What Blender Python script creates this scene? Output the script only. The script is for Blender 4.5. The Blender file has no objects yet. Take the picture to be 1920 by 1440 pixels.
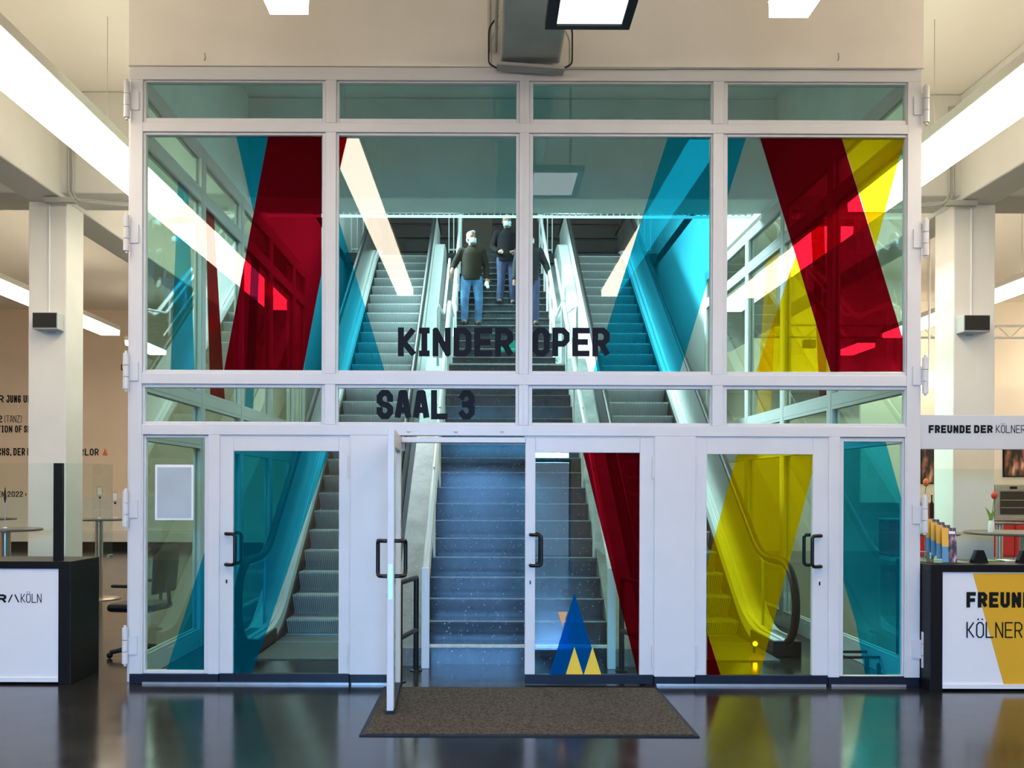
import bpy, bmesh, math, random
from mathutils import Vector, Matrix
random.seed(7)
PI = math.pi
SC = bpy.context.scene
COL = SC.collection

# ------------------------------------------------------------------ camera, world, lights, exposure
F, VX, VY, CAMY, CAMZ, ROLL = 1748.0, 910.0, 917.0, -7.6, 1.6, math.radians(0.2)
cam_d = bpy.data.cameras.new('camera'); cam = bpy.data.objects.new('camera', cam_d); COL.objects.link(cam)
cam.location = (0, CAMY, CAMZ); cam.rotation_euler = (PI/2, -ROLL, 0)
cam_d.sensor_width = 36; cam_d.lens = F/1920*36
cam_d.shift_x = (960-VX)/1920; cam_d.shift_y = (VY-720)/1920
cam_d.clip_start = 0.05; cam_d.clip_end = 200
SC.camera = cam
SC.view_settings.view_transform = 'Standard'; SC.view_settings.look = 'None'
SC.view_settings.gamma = 1.0; SC.view_settings.use_curve_mapping = False
SC.view_settings.exposure = 0.0
SC.cycles.transparent_max_bounces = 32
SC.cycles.max_bounces = 10
world = bpy.data.worlds.new('sky'); SC.world = world; world.use_nodes = True
world.node_tree.nodes['Background'].inputs[0].default_value = (0.45, 0.70, 1.0, 1)
world.node_tree.nodes['Background'].inputs[1].default_value = 2.0

def area_light(name, loc, target, sx, sy, power, color, spread=PI):
    l = bpy.data.lights.new(name, 'AREA'); l.shape = 'RECTANGLE'; l.size = sx; l.size_y = sy
    l.energy = power; l.color = color; l.spread = spread
    o = bpy.data.objects.new(name, l); COL.objects.link(o); o.location = loc
    o.rotation_euler = (Vector(target)-Vector(loc)).to_track_quat('-Z', 'Y').to_euler()
    o['kind'] = 'helper'
    return o
# daylight through the glazed street entrance behind the photographer
area_light('entrance_daylight', (-0.2, -17.0, 3.3), (0.0, 0, 1.0), 7.0, 2.0, 4600, (0.17, 0.47, 1.0))
# daylight and tube light of the upper foyer falling down the stairwell
area_light('foyer_skylight', (0.3, 8.6, 9.7), (0.3, 8.6, 0), 5.4, 7.0, 260, (0.80, 0.95, 1.0))
area_light('foyer_window', (-2.75, 7.6, 7.8), (2.7, 5.6, 2.2), 4.5, 1.8, 950, (0.80, 0.95, 1.0), 1.6)

# ------------------------------------------------------------------ helpers
def P(px, py, y):
    dx, dy = px-VX, py-VY
    c, s = math.cos(-ROLL), math.sin(-ROLL)
    dx, dy = dx*c-dy*s, dx*s+dy*c
    d = y-CAMY
    return Vector((dx*d/F, y, CAMZ-dy*d/F))

class MB:
    def __init__(self): self.v = []; self.f = []
    def add(self, vs, fs):
        n = len(self.v); self.v += [tuple(v) for v in vs]; self.f += [tuple(i+n for i in f) for f in fs]; return self
    def box(self, x0, x1, y0, y1, z0, z1):
        vs = [(x0,y0,z0),(x1,y0,z0),(x1,y1,z0),(x0,y1,z0),(x0,y0,z1),(x1,y0,z1),(x1,y1,z1),(x0,y1,z1)]
        return self.add(vs, [(0,3,2,1),(4,5,6,7),(0,1,5,4),(1,2,6,5),(2,3,7,6),(3,0,4,7)])
    def prism(self, pts, axis, a, b):
        """polygon pts extruded along axis from a to b; 'x': pts (y,z); 'y': pts (x,z); 'z': pts (x,y)"""
        def mk(p, t): return {'x': (t, p[0], p[1]), 'y': (p[0], t, p[1]), 'z': (p[0], p[1], t)}[axis]
        n = len(pts)
        vs = [mk(p, a) for p in pts]+[mk(p, b) for p in pts]
        fs = [tuple(range(n)), tuple(range(2*n-1, n-1, -1))]
        for i in range(n): fs.append(((i+1) % n, i, n+i, n+(i+1) % n))
        return self.add(vs, fs)
    def poly(self, pts): return self.add(pts, [tuple(range(len(pts)))])
    def tube(self, path, r, n=10, cap=True, sx=1.0):
        path = [Vector(p) for p in path]; m = len(path); rs = r if isinstance(r, (list, tuple)) else [r]*m
        vs = []; up = None
        for i, p in enumerate(path):
            t = (path[min(i+1, m-1)]-path[max(i-1, 0)]).normalized()
            if up is None:
                ref = Vector((0,0,1)) if abs(t.z) < 0.9 else Vector((1,0,0))
                a = t.cross(ref).normalized()
            else:
                a = (up-t*up.dot(t)).normalized()
            up = a; b = t.cross(a)
            for k in range(n):
                q = 2*PI*k/n
                vs.append(p+(a*math.cos(q)*sx+b*math.sin(q))*rs[i])
        fs = []
        for i in range(m-1):
            for k in range(n):
                fs.append((i*n+k, i*n+(k+1) % n, (i+1)*n+(k+1) % n, (i+1)*n+k))
        if cap: fs += [tuple(range(n-1, -1, -1)), tuple(range((m-1)*n, m*n))]
        return self.add(vs, fs)
    def lathe(self, prof, c, n=24):
        vs = []
        for r, z in prof:
            for k in range(n):
                q = 2*PI*k/n; vs.append((c[0]+r*math.cos(q), c[1]+r*math.sin(q), c[2]+z))
        fs = []
        for i in range(len(prof)-1):
            for k in range(n): fs.append((i*n+k, i*n+(k+1) % n, (i+1)*n+(k+1) % n, (i+1)*n+k))
        fs += [tuple(range(n-1, -1, -1)), tuple(range((len(prof)-1)*n, len(prof)*n))]
        return self.add(vs, fs)
    def ball(self, c, r, n=12, m=8):
        rx, ry, rz = r if isinstance(r, (list, tuple)) else (r, r, r)
        vs = [(c[0], c[1], c[2]-rz)]
        for i in range(1, m):
            a = -PI/2+PI*i/m
            for k in range(n):
                q = 2*PI*k/n; vs.append((c[0]+rx*math.cos(a)*math.cos(q), c[1]+ry*math.cos(a)*math.sin(q), c[2]+rz*math.sin(a)))
        vs.append((c[0], c[1], c[2]+rz)); fs = []
        for k in range(n): fs.append((0, 1+(k+1) % n, 1+k))
        for i in range(m-2):
            for k in range(n): fs.append((1+i*n+k, 1+i*n+(k+1) % n, 1+(i+1)*n+(k+1) % n, 1+(i+1)*n+k))
        b = 1+(m-2)*n; top = len(vs)-1
        for k in range(n): fs.append((b+k, b+(k+1) % n, top))
        return self.add(vs, fs)
    def mesh(self, name, mat, smooth=False):
        me = bpy.data.meshes.new(name); me.from_pydata(self.v, [], self.f)
        if mat: me.materials.append(mat)
        bm = bmesh.new(); bm.from_mesh(me); bmesh.ops.recalc_face_normals(bm, faces=bm.faces); bm.to_mesh(me); bm.free()
        if smooth:
            for p in me.polygons: p.use_smooth = True
            try: me.set_sharp_from_angle(angle=math.radians(40))
            except Exception: pass
        me.update(); return me
    def build(self, name, mat, parent=None, smooth=False, bevel=0.0):
        return link(name, self.mesh(name, mat, smooth), parent, bevel)

def link(name, me, parent=None, bevel=0.0, loc=None):
    o = bpy.data.objects.new(name, me); COL.objects.link(o)
    if parent is not None: o.parent = parent
    if loc is not None: o.location = loc
    if bevel:
        b = o.modifiers.new('bevel', 'BEVEL'); b.width = bevel; b.segments = 2; b.limit_method = 'ANGLE'
    return o
def empty(name, loc=(0,0,0), rz=0.0):
    o = bpy.data.objects.new(name, None); COL.objects.link(o); o.location = loc; o.rotation_euler = (0,0,rz); return o
def tag(o, label, cat, group=None, kind=None):
    o['label'] = label; o['category'] = cat
    if group: o['group'] = group
    if kind: o['kind'] = kind
    return o
def fillet(pts, r, seg=6):
    out = [Vector(pts[0])]
    for i in range(1, len(pts)-1):
        p0, p, p1 = Vector(pts[i-1]), Vector(pts[i]), Vector(pts[i+1])
        a = (p0-p); b = (p1-p); rr = min(r, a.length*0.48, b.length*0.48)
        a = p+a.normalized()*rr; b = p+b.normalized()*rr
        for k in range(seg+1):
            t = k/seg; out.append(a*(1-t)**2+p*2*t*(1-t)+b*t*t)
    out.append(Vector(pts[-1])); return out

# ------------------------------------------------------------------ materials
MATS = {}
def nt(name):
    m = bpy.data.materials.new(name); m.use_nodes = True; t = m.node_tree
    for n in list(t.nodes):
        if n.type != 'OUTPUT_MATERIAL': t.nodes.remove(n)
    return m, t, t.nodes, t.links, [n for n in t.nodes if n.type == 'OUTPUT_MATERIAL'][0]
def c4(c): return (c[0], c[1], c[2], 1)
def pbr(name, col, rough=0.5, metal=0.0, var=0.0, scale=6.0, bump=0.0, bscale=40.0, coat=0.0, spec=0.5, rvar=0.0):
    m, t, N, L, out = nt(name)
    b = N.new('ShaderNodeBsdfPrincipled'); L.new(b.outputs[0], out.inputs[0])
    b.inputs['Base Color'].default_value = c4(col); b.inputs['Roughness'].default_value = rough
    b.inputs['Metallic'].default_value = metal; b.inputs['Specular IOR Level'].default_value = spec
    if coat: b.inputs['Coat Weight'].default_value = coat; b.inputs['Coat Roughness'].default_value = 0.08
    tc = N.new('ShaderNodeTexCoord')
    if var or rvar:
        no = N.new('ShaderNodeTexNoise'); no.inputs['Scale'].default_value = scale; no.inputs['Detail'].default_value = 6
        L.new(tc.outputs['Object'], no.inputs['Vector'])
        if var:
            r = N.new('ShaderNodeMapRange'); r.inputs[1].default_value = 0.3; r.inputs[2].default_value = 0.7
            r.inputs[3].default_value = 1-var; r.inputs[4].default_value = 1+var
            L.new(no.outputs[0], r.inputs[0])
            mx = N.new('ShaderNodeMix'); mx.data_type = 'RGBA'; mx.blend_type = 'MULTIPLY'; mx.inputs[0].default_value = 1
            mx.inputs[6].default_value = c4(col); L.new(r.outputs[0], mx.inputs[7]); L.new(mx.outputs[2], b.inputs['Base Color'])
        if rvar:
            r2 = N.new('ShaderNodeMapRange'); r2.inputs[1].default_value = 0.3; r2.inputs[2].default_value = 0.7
            r2.inputs[3].default_value = rough-rvar; r2.inputs[4].default_value = rough+rvar
            L.new(no.outputs[0], r2.inputs[0]); L.new(r2.outputs[0], b.inputs['Roughness'])
    if bump:
        n2 = N.new('ShaderNodeTexNoise'); n2.inputs['Scale'].default_value = bscale; n2.inputs['Detail'].default_value = 4
        L.new(tc.outputs['Object'], n2.inputs['Vector'])
        bp = N.new('ShaderNodeBump'); bp.inputs['Strength'].default_value = bump; bp.inputs['Distance'].default_value = 0.01
        L.new(n2.outputs[0], bp.inputs['Height']); L.new(bp.outputs[0], b.inputs['Normal'])
    MATS[name] = m; return m
def emis(name, col, strength):
    m, t, N, L, out = nt(name)
    e = N.new('ShaderNodeEmission'); e.inputs[0].default_value = c4(col); e.inputs[1].default_value = strength
    L.new(e.outputs[0], out.inputs[0]); MATS[name] = m; return m
def glassy(name, tint, ior=1.75, diffuse=None, dmix=0.0, rough=0.0):
    """a pane: straight-through tinted transmission, fresnel reflection on outward faces, optional pigment"""
    m, t, N, L, out = nt(name)
    tr = N.new('ShaderNodeBsdfTransparent'); tr.inputs[0].default_value = c4(tint)
    body = tr
    if diffuse:
        di = N.new('ShaderNodeBsdfDiffuse'); di.inputs[0].default_value = c4(diffuse)
        tl = N.new('ShaderNodeBsdfTranslucent'); tl.inputs[0].default_value = c4(diffuse)
        m1 = N.new('ShaderNodeMixShader'); m1.inputs[0].default_value = 0.5
        L.new(di.outputs[0], m1.inputs[1]); L.new(tl.outputs[0], m1.inputs[2])
        m2 = N.new('ShaderNodeMixShader'); m2.inputs[0].default_value = dmix
        L.new(tr.outputs[0], m2.inputs[1]); L.new(m1.outputs[0], m2.inputs[2]); body = m2
    gl = N.new('ShaderNodeBsdfGlossy'); gl.inputs['Roughness'].default_value = rough; gl.inputs[0].default_value = (1,1,1,1)
    fr = N.new('ShaderNodeFresnel'); fr.inputs[0].default_value = ior
    ge = N.new('ShaderNodeNewGeometry'); iv = N.new('ShaderNodeMath'); iv.operation = 'SUBTRACT'; iv.inputs[0].default_value = 1
    L.new(ge.outputs['Backfacing'], iv.inputs[1])
    mu = N.new('ShaderNodeMath'); mu.operation = 'MULTIPLY'; L.new(fr.outputs[0], mu.inputs[0]); L.new(iv.outputs[0], mu.inputs[1])
    mx = N.new('ShaderNodeMixShader'); L.new(mu.outputs[0], mx.inputs[0]); L.new(body.outputs[0], mx.inputs[1]); L.new(gl.outputs[0], mx.inputs[2])
    L.new(mx.outputs[0], out.inputs[0]); MATS[name] = m; return m

WHITE = pbr('white_lacquer', (0.64,0.625,0.625), 0.38, var=0.03, scale=3, bump=0.03, bscale=90)
BEAD = pbr('white_bead', (0.62,0.61,0.61), 0.4, var=0.02)
SOFFIT = pbr('beige_plaster', (0.80,0.74,0.66), 0.8, var=0.05, scale=1.5, bump=0.06, bscale=120)
CEIL = pbr('cream_ceiling', (0.74,0.70,0.61), 0.85, var=0.03, scale=0.8, bump=0.03)
COOLTINT = pbr('light_tinted_concrete', (0.68,0.86,0.86), 0.75, var=0.08, scale=1.5, bump=0.08, bscale=60)  # cool foyer light on the enclosure concrete, tinted into its colour
BEAM = pbr('painted_concrete', (0.66,0.64,0.58), 0.75, var=0.05, scale=1.2, bump=0.08, bscale=60)
INNERWALL = pbr('stairwell_plaster', (0.80,0.82,0.80), 0.7, var=0.04, scale=1.0)
HALLWALL = pbr('tan_wall_paint', (0.76,0.62,0.46), 0.8, var=0.03, scale=0.8, bump=0.03)
CREAMWALL = pbr('cream_wall_paint', (0.82,0.75,0.63), 0.8, var=0.03, scale=0.8)
PANELW = pbr('off_white_panel', (0.68,0.63,0.55), 0.55)
COLM = pbr('column_paint', (0.78,0.75,0.68), 0.6, var=0.04, scale=2, bump=0.12, bscale=18)
BLACK = pbr('black_laminate', (0.007,0.007,0.008), 0.45, var=0.1, spec=0.22)
KICK = pbr('navy_kick_plate', (0.006,0.010,0.022), 0.45, var=0.2, scale=4, spec=0.3)
HANDLE = pbr('black_plastic', (0.005,0.005,0.006), 0.3, spec=0.35)
RUBBER = pbr('black_rubber', (0.006,0.006,0.007), 0.5, spec=0.25)
STEEL = pbr('brushed_steel', (0.62,0.62,0.60), 0.30, metal=1.0, var=0.05, scale=20)
DULLSTEEL = pbr('dull_steel', (0.50,0.50,0.49), 0.45, metal=0.9, var=0.08, scale=8)
CLAD = pbr('pale_cladding', (0.80,0.82,0.81), 0.35, var=0.03, scale=2)
WHITERAIL = pbr('white_rail_paint', (0.80,0.81,0.80), 0.35)
BLACKRAIL = pbr('black_rail_paint', (0.010,0.011,0.013), 0.4, spec=0.3)
NAVY = pbr('dark_vinyl', (0.008,0.010,0.018), 0.6, spec=0.12)
INK = pbr('black_print', (0.008,0.008,0.007), 0.7, spec=0.15)
BRASSY = pbr('steel_pole', (0.55,0.50,0.43), 0.28, metal=1.0, var=0.05, scale=12)
TABLETOP = pbr('dark_tabletop', (0.10,0.095,0.09), 0.3)
REDLAM = pbr('red_laminate', (0.60,0.02,0.03), 0.35)
DARKSLAT = pbr('dark_brown_slat', (0.022,0.018,0.017), 0.5, var=0.2, scale=3)
CONDUIT = pbr('grey_conduit', (0.42,0.41,0.37), 0.5)
COUNTERWHITE = pbr('counter_white_panel', (0.76,0.75,0.76), 0.4)
COUNTERYEL = pbr('counter_yellow_print', (0.72,0.38,0.02), 0.45)
CARDW = pbr('white_card', (0.80,0.80,0.80), 0.6)
PAPER = pbr('grey_sheet', (0.42,0.47,0.50), 0.45, var=0.08, scale=3)
ORANGE = pbr('orange_petal', (0.80,0.16,0.03), 0.5)
REDPETAL = pbr('red_petal', (0.60,0.05,0.03), 0.5)
GREENLEAF = pbr('leaf_green', (0.16,0.34,0.05), 0.5, var=0.15)
CLOTHGREY = pbr('speaker_grille', (0.018,0.017,0.015), 0.8, bump=0.4, bscale=400)
GREYBOX = pbr('speaker_grey', (0.50,0.52,0.50), 0.5)
DARKGLASS = pbr('dark_oven_glass', (0.015,0.014,0.013), 0.08)
MASKM = pbr('mask_blue', (0.42,0.68,0.78), 0.7)
SKIN = pbr('skin', (0.29,0.155,0.105), 0.6, spec=0.3)
HAIRG = pbr('grey_hair', (0.46,0.45,0.43), 0.7, bump=0.4, bscale=120)
HAIRB = pbr('grey_brown_hair', (0.20,0.15,0.11), 0.7, bump=0.4, bscale=120)
SWEATER = pbr('brown_knit', (0.022,0.017,0.011), 0.95, spec=0.2, bump=0.2, bscale=200)
JACKET = pbr('black_cloth', (0.006,0.006,0.008), 0.9, spec=0.2, bump=0.2, bscale=60)
JACKET2 = pbr('charcoal_cloth', (0.014,0.017,0.020), 0.8, spec=0.3, bump=0.2, bscale=60)
JEANS = pbr('blue_denim', (0.06,0.17,0.34), 0.85, var=0.45, scale=7, bump=0.1, bscale=150)
JEANS2 = pbr('indigo_denim', (0.035,0.045,0.11), 0.85, var=0.3, scale=7)
SHOE = pbr('dark_shoe', (0.02,0.018,0.016), 0.5)
DIFF_WARM = emis('warm_diffuser', (1.0,0.86,0.68), 13.0)
UPLIGHT = emis('warm_uplight', (1.0,0.87,0.68), 7.0)
GLINT_COOL = emis('cool_daylight_glint', (0.75,0.95,1.0), 1.5)
SCREEN = emis('white_screen', (0.88,0.95,1.0), 3.0)
SPOT = emis('spot_glow', (1.0,0.9,0.7), 8.0)
GLASS = glassy('pane_glass', (0.81,0.955,0.93), 1.75)
CLEAR = glassy('clear_glass', (0.93,0.975,0.96), 1.5)
FBLUE = glassy('blue_film', (0.06,0.57,0.79), 1.4, (0.0,0.34,0.52), 0.16)
FRED = glassy('red_film', (0.38,0.003,0.014), 1.4, (0.34,0.004,0.012), 0.16)
FYEL = glassy('yellow_film', (1.0,0.68,0.01), 1.4, (0.95,0.58,0.0), 0.2)
FORANGE = pbr('orange_film', (0.75,0.36,0.12), 0.5)
FYELSOLID = pbr('solid_yellow_film', (0.85,0.55,0.02), 0.5)
FDEEPBLUE = glassy('deep_blue_film', (0.02,0.25,0.75), 1.4, (0.0,0.16,0.55), 0.45)

def floor_material():
    m, t, N, L, out = nt('polished_dark_floor')
    b = N.new('ShaderNodeBsdfPrincipled'); L.new(b.outputs[0], out.inputs[0])
    tc = N.new('ShaderNodeTexCoord')
    n1 = N.new('ShaderNodeTexNoise'); n1.inputs['Scale'].default_value = 1.3; n1.inputs['Detail'].default_value = 8; L.new(tc.outputs['Object'], n1.inputs['Vector'])
    cr = N.new('ShaderNodeValToRGB'); cr.color_ramp.elements[0].position = 0.35; cr.color_ramp.elements[0].color = (0.010,0.010,0.011,1)
    cr.color_ramp.elements[1].position = 0.7; cr.color_ramp.elements[1].color = (0.028,0.027,0.027,1)
    L.new(n1.outputs[0], cr.inputs[0]); L.new(cr.outputs[0], b.inputs['Base Color'])
    n2 = N.new('ShaderNodeTexNoise'); n2.inputs['Scale'].default_value = 5; n2.inputs['Detail'].default_value = 6; L.new(tc.outputs['Object'], n2.inputs['Vector'])
    r = N.new('ShaderNodeMapRange'); r.inputs[3].default_value = 0.10; r.inputs[4].default_value = 0.21; L.new(n2.outputs[0], r.inputs[0]); L.new(r.outputs[0], b.inputs['Roughness'])
    bp = N.new('ShaderNodeBump'); bp.inputs['Strength'].default_value = 0.03; bp.inputs['Distance'].default_value = 0.02; L.new(n2.outputs[0], bp.inputs['Height']); L.new(bp.outputs[0], b.inputs['Normal'])
    b.inputs['IOR'].default_value = 1.6
    return m
FLOOR = floor_material()
def terrazzo(name, base, dark, spec_amt, rough):
    m, t, N, L, out = nt(name)
    b = N.new('ShaderNodeBsdfPrincipled'); L.new(b.outputs[0], out.inputs[0]); b.inputs['Roughness'].default_value = rough
    tc = N.new('ShaderNodeNewGeometry')
    no = N.new('ShaderNodeTexNoise'); no.inputs['Scale'].default_value = 4; no.inputs['Roughness'].default_value = 0.7; no.inputs['Detail'].default_value = 8; L.new(tc.outputs['Position'], no.inputs['Vector'])
    cr = N.new('ShaderNodeValToRGB'); cr.color_ramp.elements[0].position = 0.32; cr.color_ramp.elements[0].color = c4(dark)
    cr.color_ramp.elements[1].position = 0.7; cr.color_ramp.elements[1].color = c4(base); L.new(no.outputs[0], cr.inputs[0])
    vo = N.new('ShaderNodeTexVoronoi'); vo.inputs['Scale'].default_value = 26; L.new(tc.outputs['Position'], vo.inputs['Vector'])
    n3 = N.new('ShaderNodeTexNoise'); n3.inputs['Scale'].default_value = 30; L.new(tc.outputs['Position'], n3.inputs['Vector'])
    ad = N.new('ShaderNodeMath'); ad.operation = 'MULTIPLY_ADD'; ad.inputs[1].default_value = 0.25; L.new(n3.outputs[0], ad.inputs[0]); L.new(vo.outputs['Distance'], ad.inputs[2])
    lt = N.new('ShaderNodeMath'); lt.operation = 'LESS_THAN'; lt.inputs[1].default_value = spec_amt; L.new(ad.outputs[0], lt.inputs[0])
    mx = N.new('ShaderNodeMix'); mx.data_type = 'RGBA'; L.new(lt.outputs[0], mx.inputs[0]); L.new(cr.outputs[0], mx.inputs[6]); mx.inputs[7].default_value = (0.45,0.47,0.46,1)
    L.new(mx.outputs[2], b.inputs['Base Color']); return m
TERRAZZO = terrazzo('dark_terrazzo', (0.030,0.041,0.058), (0.003,0.005,0.009), 0.24, 0.24)  # base tinted blue for the entrance daylight reflected on the steps
TERRAZZOL = terrazzo('grey_terrazzo', (0.30,0.32,0.31), (0.14,0.15,0.15), 0.25, 0.5)
def ribbed(name, col, axis, freq, rough=0.45):
    m, t, N, L, out = nt(name)
    b = N.new('ShaderNodeBsdfPrincipled'); L.new(b.outputs[0], out.inputs[0]); b.inputs['Roughness'].default_value = rough; b.inputs['Metallic'].default_value = 0.25
    tc = N.new('ShaderNodeTexCoord'); wv = N.new('ShaderNodeTexWave'); wv.bands_direction = axis; wv.inputs['Scale'].default_value = freq
    L.new(tc.outputs['Object'], wv.inputs['Vector'])
    cr = N.new('ShaderNodeValToRGB'); cr.color_ramp.elements[0].color = (col[0]*0.45,col[1]*0.45,col[2]*0.45,1); cr.color_ramp.elements[1].color = c4(col)
    cr.color_ramp.elements[0].position = 0.15; cr.color_ramp.elements[1].position = 0.6
    L.new(wv.outputs[0], cr.inputs[0]); L.new(cr.outputs[0], b.inputs['Base Color'])
    bp = N.new('ShaderNodeBump'); bp.inputs['Strength'].default_value = 0.5; bp.inputs['Distance'].default_value = 0.006; L.new(wv.outputs[0], bp.inputs['Height']); L.new(bp.outputs[0], b.inputs['Normal'])
    return m
STEPM = ribbed('ribbed_escalator_step', (0.50,0.52,0.53), 'X', 14)
def carpet():
    m, t, N, L, out = nt('brown_mat_pile')
    b = N.new('ShaderNodeBsdfPrincipled'); L.new(b.outputs[0], out.inputs[0]); b.inputs['Roughness'].default_value = 0.95; b.inputs['Specular IOR Level'].default_value = 0.1
    tc = N.new('ShaderNodeTexCoord'); no = N.new('ShaderNodeTexNoise'); no.inputs['Scale'].default_value = 55; no.inputs['Detail'].default_value = 4; no.inputs['Roughness'].default_value = 0.8
    L.new(tc.outputs['Object'], no.inputs['Vector'])
    cr = N.new('ShaderNodeValToRGB'); cr.color_ramp.elements[0].position = 0.36; cr.color_ramp.elements[0].color = (0.022,0.019,0.017,1)
    cr.color_ramp.elements[1].position = 0.66; cr.color_ramp.elements[1].color = (0.12,0.105,0.092,1); L.new(no.outputs[0], cr.inputs[0]); L.new(cr.outputs[0], b.inputs['Base Color'])
    bp = N.new('ShaderNodeBump'); bp.inputs['Strength'].default_value = 0.9; bp.inputs['Distance'].default_value = 0.01; L.new(no.outputs[0], bp.inputs['Height']); L.new(bp.outputs[0], b.inputs['Normal'])
    return m
MATPILE = carpet()
def poster_mat(name, cols, scale):
    m, t, N, L, out = nt(name)
    b = N.new('ShaderNodeBsdfPrincipled'); L.new(b.outputs[0], out.inputs[0]); b.inputs['Roughness'].default_value = 0.4
    tc = N.new('ShaderNodeTexCoord'); mp = N.new('ShaderNodeMapping'); mp.inputs['Scale'].default_value = (scale, scale, scale*0.3); L.new(tc.outputs['Object'], mp.inputs[0])
    no = N.new('ShaderNodeTexNoise'); no.inputs['Scale'].default_value = 1.5; no.inputs['Detail'].default_value = 3; L.new(mp.outputs[0], no.inputs['Vector'])
    cr = N.new('ShaderNodeValToRGB'); cr.color_ramp.elements[0].position = 0.45; cr.color_ramp.elements[0].color = c4(cols[0])
    cr.color_ramp.elements[1].position = 0.72; cr.color_ramp.elements[1].color = c4(cols[2]); e = cr.color_ramp.elements.new(0.58); e.color = c4(cols[1])
    L.new(no.outputs[0], cr.inputs[0]); L.new(cr.outputs[0], b.inputs['Base Color']); return m
POSTER = poster_mat('stage_photo_print', ((0.02,0.018,0.018),(0.30,0.12,0.07),(0.75,0.5,0.35)), 5)
LEAFLET = poster_mat('leaflet_print', ((0.02,0.02,0.022),(0.25,0.10,0.14),(0.6,0.5,0.5)), 30)

# ------------------------------------------------------------------ lettering (polyline glyphs)
OCT = [(0.3,0),(0.7,0),(1,0.16),(1,0.84),(0.7,1),(0.3,1),(0,0.84),(0,0.16),(0.3,0)]
G = {
 'A': [[(0,0),(0.36,1),(0.64,1),(1,0)], [(0.14,0.27),(0.86,0.27)]],
 'B': [[(0,0),(0,1),(0.7,1),(1,0.86),(1,0.66),(0.75,0.52),(0,0.52)], [(0.75,0.52),(1,0.38),(1,0.14),(0.7,0),(0,0)]],
 'C': [[(1,0.72),(1,0.84),(0.7,1),(0.3,1),(0,0.84),(0,0.16),(0.3,0),(0.7,0),(1,0.16),(1,0.28)]],
 'D': [[(0,0),(0,1),(0.68,1),(1,0.82),(1,0.18),(0.68,0),(0,0)]],
 'E': [[(1,1),(0,1),(0,0),(1,0)], [(0,0.5),(0.85,0.5)]],
 'F': [[(1,1),(0,1),(0,0)], [(0,0.48),(0.85,0.48)]],
 'G': [[(1,0.76),(1,0.84),(0.7,1),(0.3,1),(0,0.84),(0,0.16),(0.3,0),(0.7,0),(1,0.16),(1,0.48),(0.55,0.48)]],
 'H': [[(0,0),(0,1)], [(1,0),(1,1)], [(0,0.5),(1,0.5)]],
 'I': [[(0.5,0),(0.5,1)], [(0.05,1),(0.95,1)], [(0.05,0),(0.95,0)]],
 'J': [[(0.3,1),(1,1),(1,0.16),(0.7,0),(0.3,0),(0,0.16),(0,0.3)]],
 'K': [[(0,0),(0,1)], [(0.95,1),(0.22,0.5),(1,0)], [(0,0.5),(0.22,0.5)]],
 'L': [[(0,1),(0,0),(1,0)]],
 'M': [[(0,0),(0,1),(0.5,0.35),(1,1),(1,0)]],
 'N': [[(0,0),(0,1),(1,0),(1,1)]],
 'O': [OCT],
 'P': [[(0,0),(0,1),(0.68,1),(1,0.84),(1,0.58),(0.7,0.42),(0,0.42)]],
 'R': [[(0,0),(0,1),(0.68,1),(1,0.84),(1,0.6),(0.7,0.46),(0,0.46)], [(0.5,0.46),(1,0)]],
 'S': [[(1,0.74),(1,0.84),(0.7,1),(0.3,1),(0,0.84),(0,0.64),(0.25,0.53),(0.75,0.47),(1,0.36),(1,0.16),(0.7,0),(0.3,0),(0,0.16),(0,0.26)]],
 'T': [[(0,1),(1,1)], [(0.5,0),(0.5,1)]],
 'U': [[(0,1),(0,0.16),(0.3,0),(0.7,0),(1,0.16),(1,1)]],
 'V': [[(0,1),(0.4,0),(0.6,0),(1,1)]],
 'W': [[(0,1),(0.2,0),(0.5,0.7),(0.8,0),(1,1)]],
 'X': [[(0,0),(1,1)], [(0,1),(1,0)]],
 'Z': [[(0,1),(1,1),(0,0),(1,0)]],
 '0': [OCT], '1': [[(0.1,0.8),(0.5,1),(0.5,0)]],
 '2': [[(0,0.74),(0,0.84),(0.3,1),(0.7,1),(1,0.84),(1,0.62),(0,0.12),(0,0),(1,0)]],
 '3': [[(0,0.8),(0.3,1),(0.7,1),(1,0.84),(1,0.66),(0.7,0.52),(0.35,0.52)], [(0.7,0.52),(1,0.38),(1,0.16),(0.7,0),(0.3,0),(0,0.18)]],
 '/': [[(0,0),(1,1)]], '\\': [[(0,1),(1,0)]],
 '(': [[(1,1.05),(0.3,0.85),(0.3,0.15),(1,-0.05)]], ')': [[(0,1.05),(0.7,0.85),(0.7,0.15),(0,-0.05)]],
 ',': [[(0.5,0.08),(0.35,-0.12)]], '>': [[(0,0.2),(1,0.5),(0,0.8)]],
}
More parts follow.
